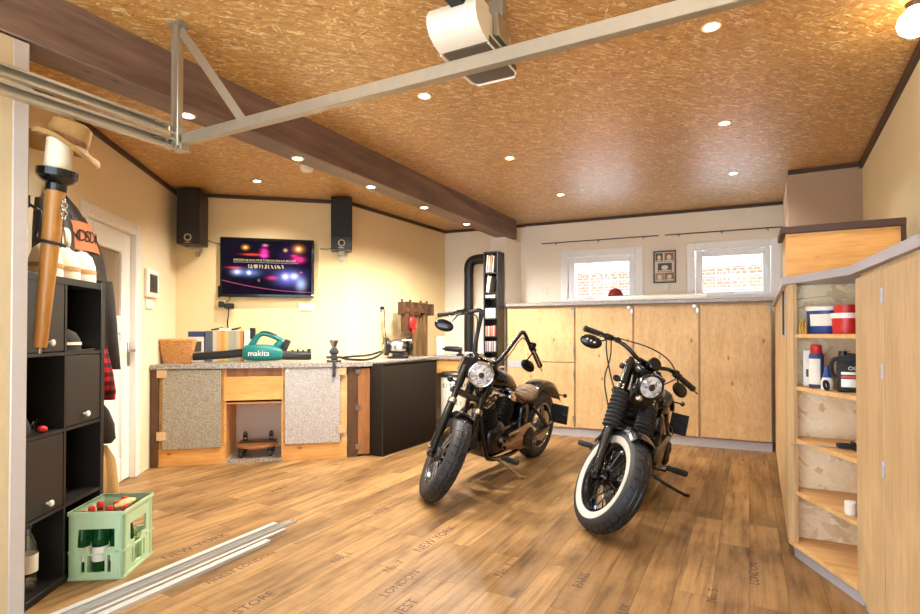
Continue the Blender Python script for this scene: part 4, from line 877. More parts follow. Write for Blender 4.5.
# clamp at the front edge
t = thing('bench_clamp', 'dark steel clamp with grey jaw on the front edge of the workbench', 'clamp', BF.p(1.535, .06, Z), BF.deg)
mb = MB(); mb.bx(-.07, .07, -.05, .05, 0, .022, bev=.004); mb.bx(-.03, .03, -.025, .025, .022, .14, bev=.006); mb.bx(-.075, .075, -.02, .02, .035, .06, bev=.004); mb.bx(-.045, .045, -.035, .035, .08, .125, bev=.01); mb.build('clamp_body', 'darksteel', t)
mb = MB(); mb.lathe([(0, .135), (.024, .135), (.028, .16), (.044, .20), (.044, .215), (.03, .218), (0, .218)], I4, 16); mb.build('jaw', 'steel', t)
mb = MB(); mb.bx(-.014, .014, -.1, -.084, -.13, .006, bev=.003); mb.bx(-.014, .014, -.1, -.04, .0, .012, bev=.002); mb.cyl((0, -.065, -.12), (0, -.065, -.046), .007, seg=10); mb.bx(-.014, .014, -.1, -.05, -.135, -.12); mb.build('screw', 'darksteel', t)
# belts / cables lying on the bench
t = thing('drive_belt', 'black rubber belt looped on the worktop right of the clamp', 'belt', BF.p(1.82, .26, Z), BF.deg)
mb = MB(); loopp = []
for j in range(60):
    a = 2 * PI * j / 60; loopp.append((.20 * math.sin(a) + .0, .075 * math.sin(2 * a) * .8 + .02 * math.cos(a), .03 + .02 * math.cos(a) + .06 * max(0, math.sin(a)) ** 2))
mb.tube(loopp, .012, 8, loop=True); mb.build('belt_loop', 'mblack', t)
mb = MB(); mb.bx(-.05, .02, -.03, .02, 0, .018, bev=.003); solo('wood_offcut', mb, 'pinex', 'small pale wood block under the black belt', 'wood block', BF.p(1.70, .40, Z), BF.deg)
# bench grinder
G0 = SW.p(.42, -.36, Z)
t = thing('bench_grinder', 'bench grinder with silver motor and black wheel guards on the worktop', 'bench grinder', G0, 48)
mb = MB(); mb.bx(-.11, .11, -.07, .07, 0, .022, bev=.006); mb.bx(-.06, .06, -.045, .045, .022, .06, bev=.01); mb.build('foot', 'black', t)
mb = MB(); mx = Matrix.Rotation(PI / 2, 4, 'Y'); mb.lathe([(0, -.10), (.06, -.10), (.075, -.085), (.08, -.05), (.08, .05), (.075, .085), (.06, .10), (0, .10)], TR(0, 0, .135) @ mx, 28); mb.build('motor', 'steel', t)
for s in (-1, 1):
    mb = MB(); mb.lathe([(0, s * .105), (.09, s * .105), (.1, s * .112), (.1, s * .145), (.09, s * .155), (0, s * .155)], TR(0, 0, .135) @ mx, 30); g_ = mb.build('wheel_guard', 'black', t)
    mb = MB(); mb.disc(TR(s * .156 - (.004 if s < 0 else 0), 0, .135) @ mx, .03, .004, 18); mb.build('axle_cap', 'chrome', g_)
    mb = MB(); mb.box((s * .13, -.10, .16), (.05, .004, .09), TR(0, 0, 0) @ TR(s * .13, -.1, .16, -25, 0, 0) @ TR(-s * .13, .1, -.16), .002); mb.build('eye_shield', 'clear', t)
mb = MB(); mb.ell((.06, -.06, .20), (.03, .02, .014)); mb.box((.10, -.08, .205), (.07, .05, .012), I4, .004); mb.build('spark_plate', 'paper', t)
mb = MB(); mb.bx(-.03, .03, -.083, -.08, .11, .16); mb.build('name_plate', 'white', t)
# black cable from the wall socket to the grinder
t = thing('wall_socket', 'white wall socket with a black plug above the grinder', 'socket', SW.p(.56, 0, 1.50), SW.deg)
mb = MB(); mb.bx(-.045, .045, -.012, 0, -.04, .04, bev=.004); mb.build('plate', 'white', t)
mb = MB(); mb.cyl((0, -.012, 0), (0, -.05, 0), .022, .016, 14); mb.tube([(0, -.045, 0), (0.005, -.055, -.03), (.01, -.05, -.2), (.03, -.06, -.38), (.12, -.12, -.50), (.22, -.2, -.555)], .006, 6, smooth=2); mb.build('plug', 'mblack', t)
# rack of brown wooden profiles with screw clamps against the side wall
t = thing('wood_rack', 'bundle of upright brown wooden rods with dark clamps across the top', 'rack', SW.p(.80, -.20, Z), SW.deg)
for k in range(3):
    mb = MB(); x = .17 + .098 * k; mb.lathe([(0, 0), (.046, 0), (.05, .01), (.05, .56), (.046, .58), (0, .58)], TR(x, 0, 0), 18); mb.build('rod', 'tubes', t)
mb = MB(); mb.bx(-.06, .42, -.07, -.03, .575, .625, bev=.004); mb.bx(-.20, .25, -.10, -.07, .53, .58, bev=.004); mb.bx(-.02, .36, -.03, .05, .585, .66, bev=.004)
for x in (-.19, -.05, .10, .26, .40): mb.bx(x - .02, x + .02, -.12, -.03, .50, .645, bev=.004)
for x in (-.18, -.02, .2, .33): mb.cyl((x, -.07, .64), (x, -.07, .68), .014, seg=10)
mb.build('clamp_bar', 'brownd', t)
mb = MB(); mb.bx(-.19, .04, -.09, -.06, .30, .56, bev=.003); mb.build('dark_board', 'brownd', t)
mb = MB(); mb.bx(-.08, .04, -.125, -.09, .33, .47, bev=.012); mb.tube([(-.02, -.11, .33), (-.02, -.11, .28)], .016, 8); mb.build('red_handle', 'red', t)

# television wall
tv = thing('television', 'wall-mounted television showing a neon-lit night street', 'television', BF.p(.862, .655, 1.885), BF.deg)
TWd, THt = .93, .615
mb = MB(); mb.bx(-TWd / 2, TWd / 2, -.05, -.005, -THt / 2, THt / 2, bev=.006); mb.bx(-TWd / 2 - .018, -TWd / 2, -.045, -.01, -THt / 2 - .01, -THt / 2 + .11, bev=.003); mb.build('housing', 'gblack', tv)
sw, shh = TWd - .05, THt - .06
def screen_mat():
    m = bpy.data.materials.new('lit_screen_picture'); m.use_nodes = True; nt = m.node_tree; nt.nodes.clear()
    o = nd(nt, 'ShaderNodeOutputMaterial'); e = nd(nt, 'ShaderNodeEmission'); tc = nd(nt, 'ShaderNodeTexCoord'); sp = nd(nt, 'ShaderNodeSeparateXYZ'); nt.links.new(tc.outputs['Object'], sp.inputs[0])
    def M2(op, a, b=None):
        n = nd(nt, 'ShaderNodeMath', operation=op)
        for k, v in enumerate((a, b)):
            if v is None: continue
            if isinstance(v, (int, float)): n.inputs[k].default_value = v
            else: nt.links.new(v, n.inputs[k])
        return n.outputs[0]
    u = M2('ADD', M2('DIVIDE', sp.outputs['X'], sw), .5); v = M2('ADD', M2('DIVIDE', sp.outputs['Z'], shh), .5)
    nz = nois(nt, tc.outputs['Object'], 14, 4)
    acc = mix(nt, lin((12, 9, 16)), lin((40, 30, 48)), nz)
    for x0, y0, sx, sy, c, g in ((.75, .75, .12, .14, (90, 50, 130), .35), (.5, .45, .4, .08, (60, 58, 110), .35), (.16, .41, .05, .05, (190, 205, 255), 1.3), (.16, .41, .016, .02, (255, 255, 255), 1.5), (.30, .40, .09, .06, (120, 150, 220), 1.0), (.29, .40, .02, .03, (255, 255, 255), 1.6),
            (.74, .32, .13, .12, (130, 130, 235), 1.3), (.70, .34, .035, .05, (255, 255, 255), 1.2), (.80, .35, .04, .05, (255, 255, 255), 1.2), (.88, .20, .05, .10, (200, 215, 255), 1.1), (.25, .87, .03, .035, (255, 170, 60), 1.6), (.25, .87, .01, .014, (255, 240, 190), 1.2), (.70, .84, .018, .025, (255, 190, 120), 1.5),
            (.85, .87, .05, .06, (255, 150, 50), 1.5), (.85, .87, .02, .03, (255, 250, 200), 1.4), (.85, .67, .055, .05, (255, 60, 150), 1.8), (.80, .74, .03, .02, (255, 50, 50), 1.5), (.46, .79, .035, .06, (255, 60, 170), 1.7), (.47, .92, .025, .02, (255, 140, 200), 1.4), (.46, .72, .035, .03, (255, 80, 200), 1.4), (.33, .74, .09, .018, (255, 70, 40), 1.6),
            (.13, .49, .07, .015, (255, 40, 70), 1.5), (.55, .31, .05, .03, (230, 50, 90), 1.3), (.88, .425, .012, .015, (255, 90, 110), 1.3), (.40, .26, .012, .025, (200, 160, 170), .6)):
        dx = M2('DIVIDE', M2('SUBTRACT', u, x0), sx); dy = M2('DIVIDE', M2('SUBTRACT', v, y0), sy)
        d2 = M2('ADD', M2('MULTIPLY', dx, dx), M2('MULTIPLY', dy, dy)); gsn = M2('MULTIPLY', M2('POWER', 2.718, M2('MULTIPLY', d2, -1)), g)
        acc = mix(nt, acc, lin(c), gsn, 'ADD')
    for y0, hh, f, c, x0, x1 in ((.635, .018, 60, (255, 215, 140), .12, .82), (.52, .035, 26, (255, 220, 160), .27, .68), (.595, .010, 140, (190, 190, 200), .12, .85)):
        band = M2('LESS_THAN', M2('ABSOLUTE', M2('SUBTRACT', M2('ADD', v, M2('MULTIPLY', nz, .03)), y0 + .015)), hh); st_ = M2('GREATER_THAN', M2('FRACT', M2('MULTIPLY', M2('ADD', u, M2('MULTIPLY', nz, .1)), f)), .5)
        rg = M2('MULTIPLY', M2('GREATER_THAN', u, x0), M2('LESS_THAN', u, x1)); acc = mix(nt, acc, lin(c), M2('MULTIPLY', M2('MULTIPLY', band, st_), M2('MULTIPLY', rg, .8)), 'ADD')
    q = M2('SUBTRACT', u, 1.0); tr_ = M2('SUBTRACT', v, M2('ADD', .05, M2('MULTIPLY', M2('MULTIPLY', q, q), .2))); ln = M2('LESS_THAN', M2('ABSOLUTE', tr_), .008)
    acc = mix(nt, acc, lin((200, 90, 130)), M2('MULTIPLY', ln, .8), 'ADD')
    nt.links.new(acc, e.inputs['Color']); e.inputs['Strength'].default_value = 1.0; nt.links.new(e.outputs[0], o.inputs['Surface']); return m
mb = MB(); mb.bx(-sw / 2, sw / 2, -.052, -.0495, -shh / 2, shh / 2); mb.build('screen', screen_mat(), tv)
mb = MB(); mb.bx(.44, .462, -.0515, -.05, -.288, -.272); mb.build('sticker', 'white', tv)
def speaker(label, x, y, rz, group='wall loudspeakers'):
    t = thing('loudspeaker', label, 'loudspeaker', BF.p(x, y, 2.075), BF.deg + rz, group)
    mb = MB(); mb.bx(-.108, .108, -.26, -.02, 0, .545, bev=.006); mb.build('cabinet', 'black', t)
    mb = MB(); mb.bx(-.10, .10, -.272, -.26, .13, .535, bev=.005); mb.build('grille_cloth', 'mblack', t)
    mb = MB(); mb.torus(TR(0, -.262, .066, 90, 0, 0), .030, .007, 24, 8); mb.build('port_ring', 'galv', t)
    mb = MB(); mb.disc(TR(0, -.259, .066, 90, 0, 0), .024, .003, 20); mb.build('port_opening', 'gblack', t)
    mb = MB(); mb.bx(-.028, .028, -.262, -.26, .013, .019); mb.build('maker_plate', 'galv', t)
    mb = MB(); mb.bx(-.03, .03, -.14, .0, -.03, 0, bev=.003); mb.bx(-.022, .022, -.02, .0, -.09, -.02, bev=.003); mb.build('wall_bracket', 'galv', t)
speaker('black loudspeaker mounted in the corner left of the television', .178, .655, -8)
speaker('black loudspeaker mounted right of the television', 1.615, .655, -1)
t = thing('wall_socket', 'white double wall socket below the television', 'socket', BF.p(1.25, .66, 1.485), BF.deg)
mb = MB(); mb.bx(-.08, .08, -.012, 0, -.04, .04, bev=.004); mb.build('plate', 'white', t)
for s in (-1, 1):
    mb = MB(); mb.lathe([(.022, 0), (.026, 0), (.026, .004), (.022, .004), (.020, -.006), (0, -.006)], TR(s * .038, -.012, 0, 90), 18); mb.build('socket_well', 'paper', t)
t = thing('plug_adapter', 'black plug adapter with cable on the wall under the television', 'plug adapter', BF.p(.47, .66, 1.49), BF.deg)
mb = MB(); mb.bx(-.09, -.01, -.012, 0, -.04, .045, bev=.004); mb.build('socket_plate', 'white', t)
mb = MB(); mb.bx(-.085, -.035, -.06, -.012, -.02, .04, bev=.006); mb.bx(-.03, .06, -.055, -.005, -.035, .02, bev=.008); mb.tube([(.01, -.04, -.03), (.012, -.05, -.10), (.0, -.05, -.17), (.005, -.04, -.24)], .007, 6, smooth=2); mb.tube([(-.02, -.04, .03), (.02, -.04, .06), (.03, -.03, .12)], .005, 6, smooth=2); mb.build('plug', 'mblack', t)
for nm, pts, lab in (('left', [(.24, .645, 2.17), (.32, .652, 2.135), (.465, .652, 2.105)], 'thin black cable from the corner loudspeaker to the television'), ('right', [(1.39, .652, 2.11), (1.46, .652, 2.108), (1.52, .645, 2.118)], 'thin black cable from the television to the right loudspeaker')):
    mb = MB(); mb.tube(pts, .0045, 6, smooth=2); solo('speaker_cable', mb, 'mblack', lab, 'cable', mat=BF.m, group='loudspeaker cables')

# ---------------------------------------------------------------- second bench, drum, stove pipe, disc tower
t = thing('side_table', 'small wooden bench with grey top in the far left corner', 'bench', (-3.25, 6.27, 0), 4)
mb = MB(); mb.bx(-.42, .36, -.36, .34, .875, .915, bev=.003); mb.build('bench_top', 'greylam', t)
mb = MB(); mb.bx(-.38, .33, -.33, -.31, .70, .87); mb.build('front_panel', 'plyo', t)
mb = MB()
for x in (-.40, .30):
    for y in (-.33, .28): mb = MB(); mb.bx(x, x + .05, y, y + .05, 0, .875); mb.build('leg', 'brownd', t)
t = thing('cordless_drill', 'black cordless drill lying on the small corner bench', 'drill', (-3.22, 5.98, .917), 10)
mb = MB(); mb.tube([(-.16, 0, .09), (-.10, 0, .09), (.0, 0, .085), (.06, 0, .08)], [.03, .035, .038, .03], 14); mb.tube([(.02, 0, .075), (.05, 0, .02)], [.022, .02], 10); mb.bx(.0, .10, -.03, .03, 0, .03, bev=.005); mb.build('drill_body', 'black', t)
mb = MB(); mb.cyl((-.16, 0, .09), (-.20, 0, .09), .018, .01, 12); mb.build('chuck', 'darksteel', t)
mb = MB(); mb.bx(-.1, .1, -.04, .04, 0, .05, bev=.004); solo('pale_box', mb, 'paper', 'low pale box on the small corner bench beside the stove pipe', 'box', (-3.0, 6.0, .917), 6)
mb = MB(); mb.box((0, 0, .12), (.10, .02, .24), I4, .006, 2); solo('cream_board', mb, 'wall_pale', 'upright cream board on the corner bench beside the wooden rods', 'board', (-3.50, 6.05, .917), 20)
t = thing('storage_drum', 'tall white drum with dark lid between the black case and the motorcycle', 'drum', (-3.02, 5.55, 0), 0)
mb = MB(); mb.lathe([(0, 0), (.155, 0), (.16, .01), (.16, .70), (0, .70)], I4, 32); mb.build('drum_body', 'paper', t)
mb = MB(); mb.lathe([(0, .70), (.17, .70), (.172, .73), (.15, .755), (0, .765)], I4, 32); mb.build('lid', 'darksteel', t)
mb = MB()
for row, (s_, z, sz) in enumerate((('KITCHEN', .60, .075), ('CO', .50, .05), ('BEST', .40, .05))):
    for k, ch in enumerate(s_):
        a = R(-62 + (k - (len(s_) - 1) / 2) * 17); mb.text(ch, sz, .0006, Matrix.Translation((.1605 * math.cos(a), .1605 * math.sin(a), z)) @ Matrix.Rotation(a + PI / 2, 4, 'Z') @ Matrix.Rotation(PI / 2, 4, 'X'))
mb.build('lettering', 'inkb', t)
t = thing('stove_pipe', 'black stove pipe rising from the corner bench and bending to the wall', 'pipe', (-3.25, 6.36, .916))
mb = MB(); mb.cyl((0, 0, 0), (0, 0, 1.10), .06, seg=24); mb.build('flue', 'pipe', t)
mb = MB(); mb.tube([(0, 0, 1.08), (0, 0, 1.17), (.03, .01, 1.235), (.10, .03, 1.26), (.20, .03, 1.26), (.385, .03, 1.26)], .064, 20, smooth=3); mb.build('elbow', 'pipe', t)
mb = MB(); [mb.torus(TR(0, 0, z), .061, .005, 24, 6) for z in (.02, .55, 1.08)]; mb.build('collar', 'pipe', t)
mb = MB(); mb.cyl((.365, .03, 1.26), (.385, .03, 1.26), .095, seg=28); mb.build('wall_rosette', 'pipe', t)
tw = thing('disc_tower', 'narrow black disc tower shelf beside the stub wall', 'shelf', (-2.838, 5.945, 0), 0)
twd, tdp, tht = .19, .195, 2.19
mb = MB(); mb.bx(0, .016, 0, tdp, 0, tht); mb.bx(twd - .016, twd, 0, tdp, 0, tht); mb.bx(.016, twd - .016, 0, tdp, tht - .016, tht); mb.bx(.016, twd - .016, 0, tdp, 0, .05); mb.bx(.016, twd - .016, tdp - .006, tdp, .05, tht - .016); mb.build('frame', 'shelfblk', tw)
lev = [.35, .56, .77, .975, 1.16, 1.375, 1.625, 1.69, 1.93]
for z in lev: mb = MB(); mb.bx(.016, twd - .016, .002, tdp - .006, z - .007, z + .007); mb.build('shelf_board', 'shelfblk', tw)
CDM = [plain('disc_spine_%s' % n, c, .4) for n, c in (('cream', (214, 204, 184)), ('grey', (150, 146, 140)), ('red', (170, 72, 60)), ('rose', (200, 140, 124)), ('dark', (58, 54, 52)), ('blue', (88, 98, 128)), ('white', (228, 224, 216)))]
for li, (z, pal, nm) in enumerate(((.57, (4, 5, 0, 6, 4, 1), 'lowest row seen'), (.78, (4, 0, 5, 6, 3, 4), 'row behind the handlebar'), (.985, (1, 5, 3, 1, 4, 6), 'greyish row under the reddish one'), (1.17, (2, 3, 2, 3, 0, 2), 'reddish row'), (1.385, (1, 6, 0, 1, 6, 0), 'pale row above the reddish one'))):
    x = .020; k = 0
    while x < twd - .034:
        m_ = CDM[pal[k % len(pal)]]
        mb = MB(); mb.bx(0, .0098, 0, .142, 0, .124, bev=.0008)
        solo('disc_case', mb, m_, 'slim disc case in the black tower, ' + nm, 'disc case', (-2.838 + x, 5.952, z - .0022), 0, 'disc cases in the tower: ' + nm); x += .0108; k += 1
for k in range(3):
    mb = MB(); mb.bx(0, .13, 0, .14, 0, .011, bev=.001); solo('disc_case', mb, CDM[(0, 1, 6)[k]], 'flat-lying disc case below the leaning booklets, %s of three' % ('lowest', 'middle', 'topmost')[k], 'disc case', (-2.815, 5.952, 1.6326 + .0115 * k), 0, 'flat disc cases in the tower')
tops = [('pale booklet standing in the top compartment of the tower, %s', 1.9375, .215), ('pale booklet leaning in the tower compartment under the top one, %s', 1.6975, .205)]
for li, (s_, z, hh) in enumerate(tops):
    for k in range(4 if li == 0 else 2):
        mb = MB(); mb.bx(0, .014, 0, .15, 0, hh - .015 * (k % 2), TR(0, 0, 0, 0, 3 + (2 + 4 * li) * 1, 0), bev=.001)
        solo('booklet', mb, CDM[(0, 6, 3, 0)[k] if li == 0 else (6, 0)[k]], s_ % ('leftmost', 'second from left', 'third from left', 'rightmost')[k if li == 0 else (0, 3)[k]], 'booklet', (-2.838 + .024 + .028 * k, 5.955, z + .0015), 0, 'booklets in the tower')

# ---------------------------------------------------------------- back counter below the windows
CT = 1.567
CFp = CF.p
t = thing('bar_worktop', 'long grey counter slab under the two windows', 'countertop', CF.p(0, 0, 0), CF.deg)
mb = MB(); mb.bx(-1.905, 1.10, -.035, .405, CT - .04, CT, bev=.003); mb.build('slab', 'greylam', t)
xs = [-1.84, -.991, -.335, .337, 1.007]
labs = ['counter cabinet with a split door beside the disc tower', 'counter cabinet with plain plywood door behind the gap between the motorcycles', 'counter cabinet with plywood door behind the whitewall motorcycle', 'counter cabinet with wide plywood door beside the open corner shelf']
for k in range(4):
    a, b = xs[k], xs[k + 1]; t = thing('counter_cabinet', labs[k], 'cabinet', CF.p(a, 0), CF.deg, 'cabinets under the window counter'); w = b - a
    mb = MB(); mb.bx(0.001, w - .001, .02, .38, .10, CT - .042); mb.bx(0.001, w - .001, .035, .05, 0, .10); mb.build('carcass', 'pine', t)
    mb = MB(); mb.bx(0.001, w - .001, .025, .034, 0.0, .095); mb.build('plinth', 'kick', t)
    if k == 0:
        for z0, z1 in ((.10, .855), (.865, CT - .06)): mb = MB(); mb.bx(.012, w - .012, 0, .019, z0, z1, bev=.002); mb.build('door', 'ply', t)
        mb = MB(); mb.bx(.02, .20, -.004, .0, .785, .87, bev=.001); mb.build('grey_plate', 'kick', t)
    else:
        mb = MB(); mb.bx(.012, w - .012, 0, .019, .105, CT - .06, bev=.002); d = mb.build('door', 'ply', t)
    mb = MB()
    for z in ((.18, .70, .98, 1.42) if k == 0 else (1.42,)): mb.bx(w - .03, w - .006, -.006, .0, z, z + .055, bev=.001)
    if k < 3: mb.cyl((w - .05, 0, CT - .075), (w - .05, -.012, CT - .075), .018, seg=12)
    mb.build('hinge', 'steel', t)
mb = MB(); mb.bx(-.165, 1.02, -.028, .028, 0, .056, bev=.02, seg=2)
solo('paper_roll', mb, 'white', 'long white paper roll lying on the counter slab in front of the windows', 'paper roll', CF.p(-.60, .03, CT + .0008), CF.deg)
mb = MB(); mb.bx(-.25, .25, -.02, .02, 0, .012, bev=.002); solo('wood_batten', mb, 'kick', 'thin grey batten on the counter slab near the stub wall', 'batten', CF.p(-1.15, -.0, CT + .0008), CF.deg)
cp = cap('dark red knitted cap standing on the counter in front of the left window', CF.m @ TR(-.555, .16, CT + .0008, 0, 0, 160), 'maroon', 'dark_cloth', sc=1.0, zs=1.35)
# curtain wires
for a, b, lab in ((.243, 1.666, 'thin curtain wire above the left window'), (1.734, 2.95, 'thin curtain wire above the right window')):
    t = thing('curtain_wire', lab, 'curtain wire', BW.p((a + b) / 2, 0, 2.36), BW.deg, 'curtain wires over the windows'); L = (b - a) / 2
    mb = MB(); mb.cyl((-L, -.05, 0), (L, -.05, 0), .006, seg=8); mb.build('wire', 'darksteel', t)
    for x in (-L * .75, 0, L * .75): mb = MB(); mb.cyl((x, 0, 0), (x, -.05, 0), .005, seg=8); mb.cyl((x, 0, 0), (x, -.006, 0), .016, seg=12); mb.tube([(x, -.05, -.004), (x + .004, -.056, -.02), (x, -.05, -.035)], .0035, 6); mb.build('hook', 'steel', t)
t = thing('picture_frame', 'black framed photo collage between the two windows', 'picture', BW.p(1.728, 0, 1.99), BW.deg)
mb = MB(); w, h = .125, .19
for q in ((-w, -w + .014, -h, h), (w - .014, w, -h, h), (-w + .014, w - .014, -h, -h + .014), (-w + .014, w - .014, h - .014, h)): mb.bx(q[0], q[1], -.022, 0, q[2], q[3], bev=.002)
mb.build('frame', 'black', t)
mb = MB(); mb.bx(-w + .012, w - .012, -.010, -.003, -h + .012, h - .012); mb.build('mount', 'paper', t)
for k, (x0, x1, z0, z1, c) in enumerate(((-.1, -.02, .06, .165, 'openergrey'), (.0, .1, .06, .165, 'brown'), (-.075, .08, -.06, .045, 'darksteel'), (-.105, -.005, -.17, -.07, 'tan_wall'), (.0, .105, -.17, -.07, 'brown'))):
    mb = MB(); mb.bx(x0, x1, -.0115, -.0102, z0, z1); pp = mb.build('photo', c, t)
    mb = MB(); cx, cz = (x0 + x1) / 2, (z0 + z1) / 2; mb.ell((cx, -.0118, cz), ((x1 - x0) * .25, .0006, (z1 - z0) * .28), I4, 14, 8); mb.bx(x0 + .01, x1 - .01, -.0119, -.0114, z0 + .006, z0 + .02); mb.build('photo_motif', 'paper', pp)
for x, lab in ((.269, 'white wall socket left of the left window'), (1.735, 'white wall socket below the photo collage')):
    t = thing('wall_socket', lab, 'socket', BW.p(x, 0, 1.755), BW.deg); mb = MB(); mb.bx(-.042, .042, -.012, 0, -.042, .042, bev=.004); mb.build('plate', 'white', t)
    mb = MB(); mb.lathe([(.022, 0), (.026, 0), (.026, .004), (.022, .004), (.020, -.006), (0, -.006)], TR(0, -.012, 0, 90), 18); mb.build('socket_well', 'paper', t)

# ---------------------------------------------------------------- right-hand side: tall run, open corner shelf, cabinets
ST = 1.505
t = thing('tall_cabinet', 'tall plywood cabinet run against the right wall behind the corner shelf', 'cabinet', (.187, 3.53, 0), 0)
mb = MB(); mb.prism([(0.0, .0), (.565, .0), (.61, 1.98), (.12, 2.03), (.10, 2.6), (.045, 2.6)], 0.06, ST - .042); mb.build('carcass', 'ply', t)
mb = MB(); mb.prism([(0.03, .01), (.55, .01), (.6, 1.95), (.12, 2.0), (.10, 2.55), (.075, 2.55)], 0, .06); mb.build('plinth', 'kick', t)
mb = MB(); mb.prism([(-.02, .0), (.565, .0), (.61, 1.98), (.12, 2.03), (.10, 2.6), (.025, 2.6)], ST - .042, ST - .004); mb.build('cabinet_top', 'greylam', t)
mb = MB(); mb.bx(-.016, -.006, .03, .045, 1.19, 1.44, bev=.003); mb.build('bar_handle', 'black', t)
mb = MB(); mb.bx(-.012, 0, .05, .08, 1.36, 1.40); mb.bx(-.012, 0, .05, .08, 1.20, 1.24); mb.build('handle_post', 'steel', t)
t = thing('backboard', 'plywood upstand with dark brown cap above the corner shelf slab', 'upstand', (.187, 3.50, ST), 0)
mb = MB(); mb.bx(0, .51, 0, .03, 0, .245); mb.build('board', 'plyo', t)
mb = MB(); mb.bx(-.025, .525, -.02, .33, .245, .285, bev=.003); mb.bx(.505, .525, -.015, .0, .0, .245); mb.build('cap_strip', 'edge', t)
mb = MB(); mb.bx(0, .02, .03, .30, 0, .245); mb.build('side_board', 'pinex', t)
# open corner shelf (outline: knee, cabinet corner, wall, back)
k0 = Vector((.187, 3.426)); k1 = Vector((.418, 2.935)); k2 = Vector((.70, 2.95)); k3 = Vector((.735, 3.495)); k4 = Vector((.187, 3.495))
cs = thing('corner_shelf', 'open angled corner shelf of pale boards between tall cabinet and right cabinets', 'shelf', (.187, 3.426, 0), 0)
def shp(z0, z1, name, mat, inset=0.0):
    dn = Vector((.905, .424)) * inset
    pts = [k0 + dn + Vector((.01, -.02)) * 0, k1 + dn, k2, k3, Vector((k4.x + .03, k4.y))]
    mb = MB(); mb.prism([(p.x - .187, p.y - 3.426) for p in pts], z0, z1); return mb.build(name, mat, cs)
mb = MB(); mb.prism([(0, 0), (.024, -.051), (.042, -.043), (.03, .069), (0, .069)], .07, ST - .042); mb.build('front_post', 'pine', cs)
mb = MB(); mb.bx(.01, .545, .052, .068, .07, ST - .042); mb.build('back_panel', 'osb', cs)
for z in (.365, .642, .92, 1.197): shp(z - .02, z, 'shelf_board', 'pinex', .012)
shp(.07, .095, 'bottom_board', 'pinex', .0)
shp(.0, .068, 'plinth', 'kick', .03)
mb = MB(); mb.prism([(k0.x - .187 + .028, .006 + .02), (k1.x - .187 + .006, -.491 + .02), (k1.x - .187 + .012, -.485 + .02)], 1.38, 1.384); mb.build('metal_edge_rail', 'steel', cs)
# stone slab running over corner shelf and right cabinets
s_out = [(.16, 3.497), (.165, 3.44), (.405, 2.995), (.462, 2.09), (.52, .9), (.655, .9), (.69, 2.0), (.735, 3.0), (.745, 3.497)]
mb = MB(); mb.prism(s_out, ST - .04, ST); solo('slab_worktop', mb, 'kick', 'pale grey slab bending over the corner shelf and right cabinets', 'worktop')
rl = ['cabinet with pale wooden door next to the open corner shelf', 'cabinet with pale wooden door at the picture edge nearest the camera']
for k, (a, b) in enumerate(((0.0, .44), (.44, .93))):
    t = thing('wall_cabinet', rl[k], 'cabinet', RF.p(a, 0), RF.deg, 'pale cabinets along the right wall'); w = b - a
    mb = MB(); mb.bx(.0, w, .02, .20 if k else .24, .07, ST - .042); mb.build('carcass', 'pine', t)
    mb = MB(); mb.bx(.0, w, .03, .18, 0, .07); mb.build('plinth', 'kick', t)
    mb = MB(); mb.bx(.002, w - .002, 0, .019, .075, ST - .065, bev=.002); d = mb.build('door', 'pine', t)
    if k == 0:
        for z in (.70, 1.06, 1.34): mb = MB(); mb.bx(w - .012, w + .008, -.003, 0, z - .03, z + .03, bev=.001); mb.cyl((w, -.004, z - .03), (w, -.004, z + .03), .004, seg=8); mb.build('hinge', 'kick', d)
# things on the corner shelf
def dp(x, y, z): return DG.p(x, y, z)
t = thing('paint_bucket', 'blue printed paint bucket with white rim on the top corner shelf board', 'bucket', dp(.135, .125, 1.198), 0)
mb = MB(); mb.lathe([(0, 0), (.078, 0), (.08, .004), (.088, .125), (0, .125)], I4, 28); mb.build('bucket_body', 'blue', t)
mb = MB(); mb.lathe([(0, .118), (.092, .118), (.093, .136), (.085, .142), (0, .142)], I4, 28); mb.build('lid', 'white', t)
mb = MB(); mb.lathe([(.0855, .04), (.0885, .10), (.0875, .10), (.0845, .04)], Matrix.Rotation(R(-150), 4, 'Z'), 20, 0, R(75)); mb.build('printed_label', 'paper', t)
t = thing('red_tub', 'red tub with white lid beside the blue paint bucket', 'tub', dp(.305, .115, 1.198), 0)
mb = MB(); mb.lathe([(0, 0), (.055, 0), (.062, .10), (0, .10)], I4, 24); mb.build('tub_body', 'red', t)
mb = MB(); mb.lathe([(0, .075), (.066, .075), (.068, .10), (0, .10)], I4, 24); mb.build('lid', 'white', t)
mb = MB(); mb.lathe([(0, .10), (.052, .10), (.05, .14), (0, .142)], I4, 24); mb.build('upper_cup', 'red', t)
for k, (x, h) in enumerate(((.085, .065), (.108, .075), (.133, .06))):
    mb = MB(); mb.lathe([(0, 0), (.009, 0), (.009, h * .5), (.006, h * .6), (.006, h), (0, h)], I4, 12)
    solo('brass_fitting', mb, 'oldbrass', 'small brass fitting on the top shelf board, %s' % ('first from the post', 'the tallest of three', 'the one beside the blue bucket')[k], 'fitting', dp(x, .022, 1.198), 0, 'brass fittings on the corner shelf')
t = thing('spray_can', 'blue-purple spray can with red cap on the second shelf board', 'spray can', dp(.155, .06, .921), 0)
mb = MB(); mb.lathe([(0, 0), (.031, 0), (.033, .004), (.033, .165), (.028, .178), (0, .178)], I4, 22); mb.build('can_body', 'navy', t)
mb = MB(); mb.lathe([(0, .172), (.024, .172), (.026, .175), (.026, .215), (.02, .222), (0, .222)], I4, 20); mb.build('cap', 'red', t)
mb = MB(); mb.lathe([(.0335, .02), (.0335, .15), (.0332, .15), (.0332, .02)], Matrix.Rotation(R(-175), 4, 'Z'), 16, 0, R(110)); mb.build('paper_label', 'paper', t)
